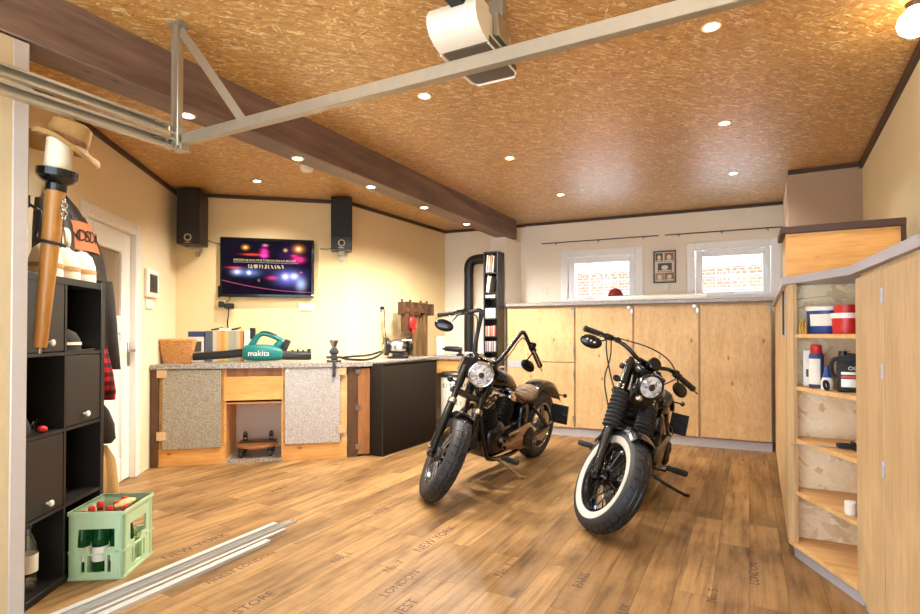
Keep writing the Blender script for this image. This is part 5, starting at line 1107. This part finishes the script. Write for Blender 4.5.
t = thing('white_carton', 'white printed carton left of the blue spray can', 'carton', dp(.055, .10, .921), DG.deg + 60)
mb = MB(); mb.bx(-.042, .042, -.025, .025, 0, .19, bev=.002); mb.build('carton_body', 'white', t)
mb = MB(); mb.bx(-.03, .03, -.0262, -.0252, .05, .09); mb.build('printed_panel', 'openergrey', t)
t = thing('glue_bottle', 'small dark blue pointed bottle between spray can and black canister', 'bottle', dp(.235, .065, .921), 0)
mb = MB(); mb.lathe([(0, 0), (.026, 0), (.027, .04), (.02, .06), (0, .06)], I4, 18); mb.build('bottle_body', 'white', t); mb = MB(); mb.lathe([(0, .058), (.02, .058), (.012, .10), (.006, .118), (0, .118)], I4, 16); mb.build('cap', 'blue', t)
mb = MB(); mb.torus(TR(0, 0, .026, 80, 0, 60), .02, .007, 20, 8); solo('tape_ring', mb, 'mblack', 'small black tape ring leaning in front of the black canister', 'tape', dp(.285, .03, .921), 0)
_k = Matrix.Scale(.84, 4)
t = thing('oil_canister', 'black plastic oil canister with printed label on the second shelf board', 'canister', dp(.355, .11, .921), DG.deg + 60)
mb = MB(); mb.bx(-.075, .075, -.04, .04, 0, .17, bev=.014, seg=2); mb.prism([(-.075, .16), (.075, .16), (.06, .215), (-.02, .22), (-.06, .2)], -.03, .03, Matrix(((1, 0, 0, 0), (0, 0, -1, 0), (0, 1, 0, 0), (0, 0, 0, 1)))); mb.xf(_k).build('canister_body', 'mblack', t)
mb = MB(); mb.lathe([(0, .2), (.02, .2), (.02, .232), (0, .232)], TR(-.045, 0, 0), 16); mb.xf(_k).build('cap', 'black', t)
mb = MB(); mb.tube([(-.06, 0, .19), (-.10, 0, .18), (-.10, 0, .10), (-.075, 0, .08)], .011, 8, smooth=2); mb.xf(_k).build('handle', 'mblack', t)
mb = MB(); mb.mi = 0; mb.bx(-.055, .065, -.0412, -.0402, .03, .075); mb.bx(-.055, .065, -.0412, -.0402, .10, .115); mb.mi = 1; mb.bx(-.055, .065, -.0412, -.0402, .08, .095); mb.mi = 0; mb.text('OIL', .03, .0005, TR(0, -.0412, .135, 90, 0, 0)); mb.xf(_k).build('printed_label', ['galv', 'red'], t)
t = thing('caliper', 'steel caliper gauge lying on the third shelf board', 'caliper', dp(.29, .075, .643), DG.deg + 70)
mb = MB(); mb.bx(-.16, .09, -.008, .008, 0, .004); mb.tube([(-.16, 0, .004), (-.20, 0, .004)], [.006, .001], 6); mb.build('beam_scale', 'steel', t)
mb = MB(); mb.bx(.0, .085, -.02, .02, .004, .024, bev=.003); mb.bx(.06, .085, -.055, -.0, .0, .01, bev=.002); mb.bx(.065, .08, .0, .05, .0, .03, bev=.003); mb.build('slider', 'mblack', t)
mb = MB(); mb.lathe([(0, 0), (.022, 0), (.024, .01), (.024, .055), (.02, .06), (0, .06)], I4, 18); solo('white_jar', mb, 'white', 'little white jar on the lowest raised shelf board', 'jar', dp(.425, .05, .366), 0)

# ---------------------------------------------------------------- motorcycles
# own frame: x = rider's right, y = forward, z = up, origin under the front axle (steering straight); rear axle at y = -1.62
RK = R(30); SAX = Vector((0, -math.sin(RK), math.cos(RK))); SP0 = Vector((0, .12, 0)); WB = 1.62; WR = .325
def motorcycle(label, X, Y, psi, lam, dl, dz, style):
    root = thing('motorcycle', label, 'motorcycle', mat=Matrix.Translation((X, Y, dz)) @ Matrix.Rotation(psi - PI / 2, 4, 'Z') @ Matrix.Rotation(-lam, 4, 'Y'), group='parked motorcycles')
    S = Matrix.Translation(SP0) @ Matrix.Rotation(dl, 4, SAX) @ Matrix.Translation(-SP0)
    A = style == 'A'
    def F(mb, name, mats, par=root, label=None): mb.xf(S); return mb.build(name, mats, par, label=label)
    def fk(z, off=0.0):                 # point on the fork line through the axle at height z
        return Vector((0, -(z - WR) * math.tan(RK) + off, z))
    ax = lambda y, z: TR(0, y, z) @ Matrix.Rotation(PI / 2, 4, 'Y')
    def wheel(y, z, w, front):
        m = ax(y, z); b = (lambda mb, n, mats, par=root, label=None: F(mb, n, mats, par, label)) if front else (lambda mb, n, mats, par=root, label=None: mb.build(n, mats, par, label=label))
        h = w / 2
        mb = MB(); pr = [(.212, -h * .72), (.225, -h * .9), (.255, -h), (.285, -h * .99), (.305, -h * .84), (.318, -h * .5), (WR, 0), (.318, h * .5), (.305, h * .84), (.285, h * .99), (.255, h), (.225, h * .9), (.212, h * .72), (.212, -h * .72)]
        mb.lathe(pr, m, 64); ty = b(mb, 'tire', 'rubber')
        mb = MB()
        for k in range(34):
            for s in (-1, 1):
                a0 = 2 * PI * (k + (.5 if s > 0 else 0)) / 34; pts = []
                for u in (0, .35, .7, 1):
                    x = s * h * (.06 + .76 * u); r = [WR, .3215, .3145, .304][(0, .35, .7, 1).index(u)]; a = a0 + .20 * u + .05 * math.sin(5 * u)
                    pts.append(m @ Vector((r * math.cos(a), r * math.sin(a), x)))
                mb.tube(pts, .0028, 5)
        for s in (-1, 1): mb.torus(m @ Matrix.Translation((0, 0, s * h * .25)), .3235, .0025, 64, 5)
        b(mb, 'tread_grooves', 'gblack', ty)
        if not A:
            for s in (-1, 1): mb = MB(); mb.lathe([(.222, s * h * .905), (.232, s * (h * .945 + .003)), (.25, s * (h + .003)), (.264, s * (h + .0025)), (.266, s * h * .99)], m, 64); b(mb, 'white_wall', 'whitewall', ty, 'cream white tyre side ring')
        mb = MB(); mb.lathe([(.215, -h * .78), (.20, -h * .72), (.185, -h * .35), (.18, 0), (.185, h * .35), (.20, h * .72), (.215, h * .78), (.205, h * .60), (.195, h * .3), (.195, -h * .3), (.205, -h * .6), (.215, -h * .78)], m, 56); b(mb, 'rim', 'gblack' if not A else 'gblack')
        mb = MB(); [mb.torus(m @ Matrix.Translation((0, 0, s * h * .80)), .213, .0045, 56, 6) for s in (-1, 1)]; b(mb, 'rim_edge', 'chrome' if A else 'gblack')
        mb = MB(); mb.lathe([(0, -h * 1.0), (.03, -h * 1.0), (.036, -h * .8), (.052, -h * .75), (.052, -h * .55), (.034, -h * .45), (.034, h * .45), (.052, h * .55), (.052, h * .75), (.036, h * .8), (.03, h), (0, h)], m, 28); b(mb, 'hub', 'gblack' if not A else 'darksteel')
        mb = MB(); n = 40 if A else 28
        for k in range(n):
            s = 1 if k % 2 else -1; a = 2 * PI * k / n; a2 = a + (.42 if (k // 2) % 2 else -.42) * (1 if A else .35)
            mb.tube([m @ Vector((.047 * math.cos(a2), .047 * math.sin(a2), s * h * .65)), m @ Vector((.198 * math.cos(a), .198 * math.sin(a), s * h * .22))], .0026 if A else .0045, 6)
        b(mb, 'spokes', 'steel' if A else 'gblack')
        mb = MB()
        for k in range(n):
            s = 1 if k % 2 else -1; a = 2 * PI * k / n; p = m @ Vector((.178 * math.cos(a), .178 * math.sin(a), s * h * .28)); q = m @ Vector((.197 * math.cos(a), .197 * math.sin(a), s * h * .22)); mb.cyl(p, q, .0055, seg=6)
        b(mb, 'spoke_nipples', 'chrome')
        mb = MB(); s = -1; mb.lathe([(.075, s * (h * .95)), (.145, s * (h * .95)), (.145, s * (h * .95 + .006)), (.075, s * (h * .95 + .006)), (.075, s * (h * .95))], m, 40); b(mb, 'brake_disc', 'steel')
        mb = MB(); mb.cyl(m @ Vector((0, 0, -.13)), m @ Vector((0, 0, .13)), .012, seg=12); mb.cyl(m @ Vector((0, 0, .118)), m @ Vector((0, 0, .142)), .019, seg=6); mb.cyl(m @ Vector((0, 0, -.118)), m @ Vector((0, 0, -.142)), .019, seg=6); b(mb, 'axle', 'chrome')
    wheel(0, WR, .13, True); wheel(-WB, WR, .15, False)
    # fork
    for s in (-1, 1):
        x = s * .108
        d0, d1, d2 = fk(WR - .03, -.005), fk(.66 if A else .60), fk(1.0)
        mb = MB(); mb.tube([Vector((x, d0.y, d0.z)), Vector((x, fk(.36).y, .36)), Vector((x, d1.y, d1.z))], [.030, .034, .031], 18); mb.bx(x - .03, x + .03, -.045, .03, WR - .035, WR + .03, bev=.012, seg=2); lg = F(mb, 'fork_leg', 'gblack')
        mb = MB(); mb.cyl(Vector((x, d1.y, d1.z)), Vector((x, d2.y, d2.z)), .024 if A else .026, seg=18); mb.cyl(Vector((x, fk(.78).y, .78)), Vector((x, fk(1.0).y, 1.0)), .031, seg=18); mb.cyl(Vector((x, d2.y, d2.z)), Vector((x, fk(1.02).y, 1.02)), .024, .018, 14); F(mb, 'fork_tube', 'gblack', lg)
        if not A:
            mb = MB(); p = fk(.585); q = fk(.80); fm = frame(Vector((x, p.y, p.z)), q - p); L = (q - p).length; pr = [(.028, 0)]
            for k in range(9): pr += [(.054, L * (k + .3) / 9), (.054, L * (k + .55) / 9), (.044, L * (k + .95) / 9)]
            pr += [(.03, L)]; mb.lathe(pr, fm, 24); F(mb, 'fork_gaiter', 'mblack', lg)
            mb = MB()
            for z in (.83, .85): p = fk(z); mb.ell(Vector((x + s * .012, p.y + .028, p.z)), (.011, .008, .011), I4, 10, 6)
            F(mb, 'pinch_bolt', 'chrome', lg)
        else:
            mb = MB(); p = fk(.66); q = fk(.69); mb.cyl(Vector((x, p.y, p.z)), Vector((x, q.y, q.z)), .036, seg=18); mb.ell(Vector((x + s * .03, -.012, WR + .03)), (.012, .014, .014), I4, 12, 8); F(mb, 'seal_ring', 'chrome', lg)
    mb = MB()
    for z in (.74 if A else .80, .955): 
        p = fk(z); mb.box((0, 0, 0), (.29, .085, .04), Matrix.Translation(p + Vector((0, -.035, 0))) @ Matrix.Rotation(RK, 4, 'X'), .014, 2)
    p0, p1 = fk(.74, -.07), fk(.98, -.07); mb.cyl(p0, p1, .035, seg=18); F(mb, 'triple_clamp', 'gblack')
    # headlight
    hy, hz = (-.232, .941) if A else (-.193, .926)
    hr = .094 if A else .079
    hm = Matrix.Translation((0, hy - .02, hz)) @ Matrix.Rotation(R(-90), 4, 'X')
    mb = MB(); mb.lathe([(0, -.115), (.04, -.108), (hr * .8, -.07), (hr, -.02), (hr + .004, .02), (hr, .03), (hr - .01, .028)], hm, 36); hl = F(mb, 'headlight', 'gblack')
    mb = MB(); mb.torus(hm @ Matrix.Translation((0, 0, .026)), hr - .002, .007, 36, 8); F(mb, 'headlight_ring', 'chrome' if A else 'gblack', hl)
    mb = MB(); mb.lathe([(0, .012), (hr * .5, .016), (hr * .96, .024), (hr * .5, .034), (0, .038)], hm, 36); F(mb, 'headlight_lens', 'lens', hl, 'headlamp glass with its bright reflection painted in')
    mb = MB(); mb.lathe([(0, .036), (.02, .036), (.022, .040), (.018, .043), (0, .043)], hm, 18); F(mb, 'bulb_shield', 'darksteel', hl)
    if A:
        mb = MB()
        for s in (-1, 1): mb.loft([[Vector((s * .06, hy - .10 + d, z0)) + Vector((s * e, 0, 0)) for e, d, z0 in ((0, .06, hz - .08), (.085, .0, hz - .09), (.09, -.02, hz + .05), (0, .04, hz + .09))], [Vector((s * .06, hy - .20 + d, z0)) + Vector((s * e, 0, 0)) for e, d, z0 in ((0, .06, hz - .08), (.085, .0, hz - .09), (.09, -.02, hz + .05), (0, .04, hz + .09))]])
        F(mb, 'fork_nacelle', 'gblack')
    else:
        mb = MB(); mb.box((0, -.30, .985), (.20, .12, .05), Matrix.Rotation(0, 4, 'X'), .015, 2); mb.box((0, -.24, .83), (.16, .05, .14), I4, .02, 2); F(mb, 'headlight_bracket', 'gblack')
        mb = MB(); mb.lathe([(0, -.03), (.035, -.03), (.044, .0), (.046, .03), (.04, .036), (0, .036)], Matrix.Translation((0, -.32, 1.045)) @ Matrix.Rotation(R(-58), 4, 'X'), 26); sp = F(mb, 'speedometer', 'gblack')
        mb = MB(); mb.ell((.05, -.15, .83), (.022, .02, .022)); F(mb, 'horn_bolt', 'chrome')
    # handlebar
    if A:
        half = [(.0, -.36, 1.035), (.06, -.365, 1.035), (.10, -.375, 1.05), (.135, -.40, 1.17), (.165, -.435, 1.30), (.175, -.445, 1.345), (.20, -.45, 1.352), (.27, -.458, 1.31), (.34, -.47, 1.255), (.455, -.498, 1.175)]; br = .016; ctrl = (.25, -.455, 1.322)
        half[-3:] = [(.27, -.458, 1.292), (.34, -.47, 1.25), (.455, -.498, 1.164)]
    else:
        half = [(.0, -.40, 1.025), (.06, -.405, 1.028), (.14, -.43, 1.06), (.20, -.46, 1.072), (.27, -.485, 1.066), (.35, -.498, 1.05), (.446, -.509, 1.034)]; br = .0145; ctrl = (.265, -.475, 1.067)
    pts = [Vector((-x, y, z)) for x, y, z in reversed(half[1:])] + [Vector(p) for p in half]
    mb = MB(); mb.tube(pts, br, 14, smooth=2); F(mb, 'handlebar', 'gblack' if A else 'gblack')
    mb = MB(); [mb.box((s * .045, -.375 if A else -.395, 1.0), (.035, .05, .07), I4, .01, 2) for s in (-1, 1)]; mb.bx(-.065, .065, -.40 if A else -.42, -.345 if A else -.37, 1.03, 1.05, bev=.008); F(mb, 'bar_riser', 'chrome' if A else 'gblack')
    for s in (-1, 1):
        P = [Vector((s * x, y, z)) for x, y, z in half]; e = P[-1]; d = (P[-1] - P[-2]).normalized(); g0 = e - d * .12
        mb = MB(); gm = frame(g0, d); pr = [(.0165, 0), (.021, .004)]
        for k in range(6): pr += [(.0205, .012 + .017 * k), (.0175, .016 + .017 * k), (.0205, .021 + .017 * k)]
        pr += [(.022, .122), (.018, .132), (0, .134)]; mb.lathe([(0, 0)] + pr, gm, 18); F(mb, 'grip', 'grip')
        c = Vector((s * ctrl[0], ctrl[1], ctrl[2]))
        cm = frame(g0 - d * .045, d); mb = MB(); mb.box((0, 0, 0), (.042, .045, .055), cm, .008, 2); mb.box((.0, .02, -.045), (.03, .055, .035), cm, .006, 2); mb.cyl(cm @ Vector((0, .03, -.05)), cm @ Vector((0, .055, -.05)), .02, seg=14); sw_ = F(mb, 'hand_control', 'gblack')
        mb = MB(); o = g0 + Vector((0, .045, -.005)); mb.tube([o - d * .05, o + d * .01 + Vector((0, .012, 0)), o + d * .09 + Vector((0, .012, -.004)), o + d * .145 + Vector((0, .004, -.004))], [.010, .008, .0065, .007], 8, smooth=2, flat=.6); F(mb, 'hand_lever', 'gblack' if not A else 'chrome', sw_)
        # mirror
        if A: mc = Vector((.42, -.235, 1.150)) if s > 0 else Vector((-.40, -.60, 1.105))
        else: mc = Vector((.42, -.371, .985)) if s > 0 else Vector((-.33, -.44, .985))
        b0 = g0 - d * .05
        mb = MB(); mb.tube([b0, b0 + Vector((s * .015, .02, -.03)) if A else b0 + Vector((s * .03, .02, -.04)), mc + Vector((-s * .03, -.01, .02)), mc], .006, 8, smooth=2); ms = F(mb, 'mirror_stalk', 'gblack')
        mb = MB(); mm = Matrix.Translation(mc) @ Euler((R(8), R(s * 12), R(-s * 10))).to_matrix().to_4x4(); mb.ell((0, 0, 0), (.072, .016, .044), mm, 24, 12); F(mb, 'mirror_shell', 'gblack', ms)
        mb = MB(); mb.ell((0, -.014, 0), (.062, .004, .036), mm, 24, 8); F(mb, 'mirror_glass', 'chrome', ms)
        if not A and s > 0:
            mb = MB(); [mb.ell((-.02 + .025 * k, .016, .004 * k), (.009, .004, .009), mm, 10, 6) for k in range(3)]; F(mb, 'mirror_studs', 'chrome', ms)
        # turn signal stub
        mb = MB(); q = fk(.80); mb.tube([Vector((s * .12, q.y, .80 if A else .86)), Vector((s * .165, q.y, .80 if A else .865))], .007, 8); mb.ell((s * .185, q.y, .80 if A else .865), (.024, .028, .022)); F(mb, 'turn_signal', 'gblack')
    mb = MB()
    if A: cs_ = [[(.24, -.45, 1.30), (.19, -.40, 1.30), (.15, -.33, 1.15), (.10, -.32, 1.0)], [(-.24, -.45, 1.30), (-.18, -.40, 1.32), (-.15, -.34, 1.15), (-.10, -.32, 1.0)], [(.2, -.43, 1.34), (.14, -.39, 1.2), (.08, -.36, 1.05), (.05, -.3, .98)]]
    else: cs_ = [[(.30, -.47, 1.05), (.29, -.40, .98), (.22, -.30, .86), (.15, -.25, .78), (.1, -.25, .74)], [(.27, -.47, 1.06), (.24, -.38, .95), (.25, -.30, .82), (.17, -.22, .70), (.12, -.22, .64)], [(-.26, -.47, 1.07), (-.13, -.40, 1.13), (.05, -.38, 1.14), (.22, -.46, 1.09)], [(-.28, -.46, 1.05), (-.2, -.36, 1.02), (-.12, -.3, .96)]]
    for c in cs_: mb.tube([Vector(q) for q in c], .0048, 6, smooth=3)
    F(mb, 'control_cables', 'mblack')
    # front fender
    def fender(y, z, r, w, a0, a1, front, mat, name='fender', n=20):
        mb = MB(); rr = []
        for k in range(n + 1):
            a = a0 + (a1 - a0) * k / n; sec = []
            for j in range(11):
                t = -1 + .2 * j; x = w / 2 * math.sin(t * PI / 2 * .98); rr_ = r - (.055 if abs(t) > .7 else .03) * (1 - math.cos(t * PI / 2 * .95))
                sec.append((x, rr_))
            out = [Vector((x, y + q * math.cos(a), z + q * math.sin(a))) for x, q in sec]; inn = [Vector((x * .96, y + (q - .006) * math.cos(a), z + (q - .006) * math.sin(a))) for x, q in reversed(sec)]
            rr.append(out + inn)
        mb.loft(rr); return F(mb, name, mat) if front else mb.build(name, mat, root)
    if A: fender(0, WR, .352, .15, R(88), R(168), True, 'gblack', 'front_fender')
    else: fender(0, WR, .352, .155, R(72), R(160), True, 'gblack', 'front_fender')
    mb = MB(); [mb.tube([Vector((s * .08, -.03 - .06, WR + .30)), Vector((s * .10, -.16, WR + .26))], .008, 8) for s in (-1, 1)]; F(mb, 'fender_strut', 'gblack')
    fender(-WB, WR, .44 if A else .385, .20, R(150), R(18) if A else R(28), False, 'gblack', 'rear_fender')
    # frame
    mb = MB(); hd = Vector((0, -.38, .86)); hu = Vector((0, -.43, .95))
    for s in (-1, 1):
        mb.tube([hd, Vector((s * .04, -.40, .74)), Vector((s * .12, -.44, .30)), Vector((s * .13, -.52, .20)), Vector((s * .13, -1.12, .20)), Vector((s * .12, -1.22, .40)), Vector((s * .08, -1.18, .62))], .018, 12, smooth=2)
        mb.tube([Vector((s * .13, -1.12, .28)), Vector((s * .125, -WB, WR))], .022, 12); mb.tube([Vector((s * .12, -1.22, .58)), Vector((s * .125, -WB + .02, WR + .02))], .016, 10)
    mb.tube([hu, Vector((0, -.7, .82)), Vector((0, -1.0, .66)), Vector((0, -1.18, .62))], .022, 12, smooth=1)
    mb.cyl(Vector((0, -.335, .80)), Vector((0, -.46, 1.0)), .036, seg=18); mb.build('frame', 'gblack', root)
    # tank
    mb = MB(); rr = []
    T_ = [(-.43, .02, .03, .87), (-.45, .075, .06, .865), (-.52, .125, .095, .855), (-.65, .148, .105, .835), (-.80, .142, .098, .80), (-.92, .105, .075, .755), (-1.0, .06, .05, .725), (-1.03, .02, .02, .712)]
    for y, w, h, z in T_: rr.append([Vector((w * math.copysign(abs(math.cos(a)) ** .8, math.cos(a)), y, z + h * math.sin(a) * (1 if math.sin(a) > 0 else .65))) for a in [2 * PI * j / 28 for j in range(28)]])
    mb.loft(rr); tk = mb.build('fuel_tank', 'gblack', root)
    mb = MB(); mb.lathe([(0, 0), (.036, 0), (.04, .006), (.034, .02), (0, .024)], TR(0, -.66, .932, 6), 24); mb.bx(-.028, .028, -.82, -.56, .925, .938, TR(0, 0, 0), bev=.006); mb.build('filler_cap', 'chrome', tk)
    # seat
    mb = MB(); rr = []
    Sx = [(-.93, .05, .03, .735), (-.98, .09, .04, .72), (-1.08, .125, .042, .68), (-1.20, .14, .045, .665), (-1.32, .135, .055, .69), (-1.37, .12, .05, .72), (-1.40, .08, .03, .74)]
    if A: Sx = [(y, w * .92, h, z - .035) for y, w, h, z in Sx]
    for y, w, h, z in Sx: rr.append([Vector((w * math.cos(a), y, z + h * math.sin(a))) for a in [2 * PI * j / 22 for j in range(22)]])
    mb.loft(rr); st = mb.build('seat', 'seat' if A else 'black', root, label='tan ribbed seat' if A else None)
    mb = MB()
    for k in range(7):
        y = -1.02 - .05 * k; mb.tube([Vector((.13 * math.cos(a), y, .70 - (.035 if A else 0) - .06 * (k < 1) - .012 * (3 - abs(k - 3)) * .5 + .047 * math.sin(a))) for a in [PI * (.1 + .08 * j) for j in range(11)]], .006, 6)
    mb.build('seat_ribs', 'seat' if A else 'black', st)
    # engine
    en = []
    mb = MB(); mb.box((0, -.74, .33), (.24, .40, .26), I4, .06, 3); mb.ell((0, -.72, .36), (.13, .20, .17)); mb.box((0, -1.02, .34), (.22, .24, .24), I4, .05, 3); cc = mb.build('crankcase', 'gblack', root)
    for nm, y0, tilt in (('front', -.64, 22), ('rear', -.82, -23)):
        cmx = Matrix.Translation((0, y0, .44)) @ Matrix.Rotation(R(-tilt), 4, 'X'); mb = MB(); pr = [(0, 0), (.075, 0)]
        for k in range(9): z = .02 + .022 * k; pr += [(.075, z), (.108 if k < 7 else .10, z + .003), (.108 if k < 7 else .10, z + .010), (.075, z + .013)]
        pr += [(.075, .22), (0, .22)]; mb.lathe(pr, cmx, 30); cy = mb.build('cylinder', 'black', root)
        mb = MB(); mb.box((0, 0, .25), (.19, .15, .06), cmx, .02, 2); mb.box((0, 0, .29), (.15, .12, .04), cmx, .018, 2); mb.build('rocker_cover', 'chrome' if A else 'gblack', cy)
        mb = MB(); [mb.cyl(Vector((.115, -.73 + dx, .42)), cmx @ Vector((.085, dx * .4, .24)), .009, seg=8) for dx in (-.03, .03)]; mb.build('pushrod_tube', 'chrome', cy)
    mb = MB(); mx_ = lambda y, z, x: Matrix.Translation((x, y, z)) @ Matrix.Rotation(PI / 2, 4, 'Y')
    mb.lathe([(0, .0), (.085, .0), (.09, .01), (.085, .05), (.06, .06), (0, .062)], mx_(-.73, .61, .11), 30); mb.build('air_cleaner', 'gblack', root)
    # primary cover on the rider's left
    mb = MB(); poly = []
    for k in range(13): a = PI / 2 + PI * k / 12 * 1.0; poly.append((-1.07 + (.11 if A else .135) * math.cos(a), (.345 if A else .325) + (.11 if A else .135) * math.sin(a)))
    for k in range(13): a = -PI / 2 + PI * k / 12; poly.append(((-.74 if A else -.66) + (.075 if A else .11) * math.cos(a), .34 + (.075 if A else .11) * math.sin(a)))
    PM = Matrix(((0, 0, -1, 0), (1, 0, 0, 0), (0, 1, 0, 0), (0, 0, 0, 1)))
    mb.prism(poly, .11, .185, PM); inn = [(-.89 + (y + .89) * .86, .335 + (z - .335) * .80) for y, z in poly]; mb.loft([[PM @ Vector((y, z, .185)) for y, z in poly], [PM @ Vector((y, z, .20)) for y, z in inn]])
    pc = mb.build('primary_cover', 'warmtone' if A else 'gblack', root, label='bronze chrome engine side cover, wood reflection painted in' if A else None)
    mb = MB(); mb.lathe([(.0, .0), (.09, .0), (.095, .006), (.08, .012), (0, .014)], Matrix.Translation((-.199, -1.07, .325)) @ Matrix.Rotation(-PI / 2, 4, 'Y'), 28)
    for k in range(5): a = 2 * PI * k / 5; mb.bx(.012, .085, -.012, .012, .012, .02, Matrix.Translation((-.199, -1.07, .325)) @ Matrix.Rotation(-PI / 2, 4, 'Y') @ Matrix.Rotation(a, 4, 'Z'), bev=.003)
    mb.build('clutch_cover', 'black', pc)
    mb = MB()
    for k in range(10): y = -.72 - .038 * k; mb.ell((-.194, y, .402 + .003 * k), (.006, .009, .009), I4, 8, 6); mb.ell((-.194, y, .282 - .002 * k), (.006, .009, .009), I4, 8, 6)
    mb.build('cover_bolts', 'chrome', pc)
    mb = MB(); mb.lathe([(0, 0), (.075, 0), (.08, .012), (.06, .03), (0, .032)], mx_(-.68, .32, .12), 26); mb.build('timing_cover', 'gblack', root)
    # exhausts, rider's right
    mb = MB(); mb.tube([Vector((.07, -.50, .62)), Vector((.13, -.42, .56)), Vector((.17, -.45, .36)), Vector((.18, -.6, .26)), Vector((.19, -1.0, .25)), Vector((.20, -1.85, .27))], [.022, .022, .024, .026, .036, .038], 16, smooth=3); ex = mb.build('exhaust_pipe', 'gblack', root)
    mb = MB(); mb.tube([Vector((.08, -.96, .62)), Vector((.16, -1.02, .55)), Vector((.19, -1.08, .42)), Vector((.20, -1.2, .345)), Vector((.205, -1.85, .35))], [.022, .022, .024, .034, .038], 16, smooth=3); mb.build('exhaust_pipe', 'gblack', root)
    mb = MB(); mb.box((-.0, -1.12, .50), (.26, .14, .2), I4, .04, 3); mb.build('oil_tank', 'gblack', root)
    mb = MB(); mb.box((0, -.40, .42), (.14, .03, .22), I4, .008); [mb.bx(-.066, .066, -.387, -.382, .325 + .02 * k, .331 + .02 * k) for k in range(10)]; mb.build('oil_cooler', 'mblack', root)
    # pegs, stand, plate
    py = -.50 if A else -.75; pz = .27 if A else .30
    for s in (-1, 1):
        mb = MB(); mb.tube([Vector((s * .13, py - .02, .22)), Vector((s * .19, py, pz - .02)), Vector((s * .25, py, pz))], .012, 10); pg = mb.build('footpeg_bracket', 'chrome', root)
        mb = MB(); mb.lathe([(0, 0), (.016, 0), (.02, .01), (.02, .03), (.017, .035), (.021, .05), (.021, .13), (.016, .145), (0, .147)], frame(Vector((s * .25, py, pz)), Vector((s, 0, -.02))), 16); mb.build('footpeg', 'grip', pg)
        mb = MB(); mb.tube([Vector((s * .19, py, pz - .01)), Vector((s * .20, py + .14, pz + .01)), Vector((s * .27, py + .15, pz + .015))], .007, 8); mb.build('foot_lever', 'gblack', pg)
    foot = Vector((-.299, -.788, .055)) if A else Vector((-.40, -.95, .084))
    mb = MB(); mb.tube([Vector((-.14, -.66 if A else -.9, .19)), Vector((-.19, -.70 if A else -.9, .16)), foot + Vector((.02, .01, .012)), foot + Vector((-.01, -.03, .004))], [.014, .013, .011, .013], 10, smooth=1); mb.build('side_stand', 'gblack' if not A else 'chrome', root)
    pc_ = Vector((-.20, -1.70, .455)) if A else Vector((-.175, -1.70, .455))
    mb = MB(); mb.tube([Vector((-.125, -WB, WR)), Vector((-.15, -WB - .06, WR + .06)), pc_ + Vector((.08, .0, -.02))], .012, 8, smooth=1); mb.tube([pc_ + Vector((.06, .03, .04)), pc_ + Vector((-.08, .03, -.0))], .004, 6); pb = mb.build('plate_bracket', 'gblack', root)
    mb = MB(); mb.box(tuple(pc_), (.18 if A else .145, .012, .18), I4, .004); mb.build('number_plate', 'black', pb)
    mb = MB(); mb.box((0, -WB - .37, .60), (.09, .05, .05), I4, .015, 2); mb.build('tail_lamp', 'red', root)
    for s in (-1, 1): mb = MB(); mb.tube([Vector((s * .08, -WB - .30, .60)), Vector((s * .13, -WB - .31, .60))], .007, 8); mb.ell((s * .15, -WB - .31, .60), (.022, .028, .022)); mb.build('rear_signal', 'gblack', root)
    return root
b1 = motorcycle('black motorcycle with tall ape-hanger bars and tan ribbed seat, parked on the left', -2.019, 3.407, -1.659, .121, .797, -.004, 'A')
b2 = motorcycle('black motorcycle with white-walled front tyre and low bars, parked on the right', -.841, 3.339, -1.60, .187, .724, .002, 'B')
bpy.context.view_layer.update()
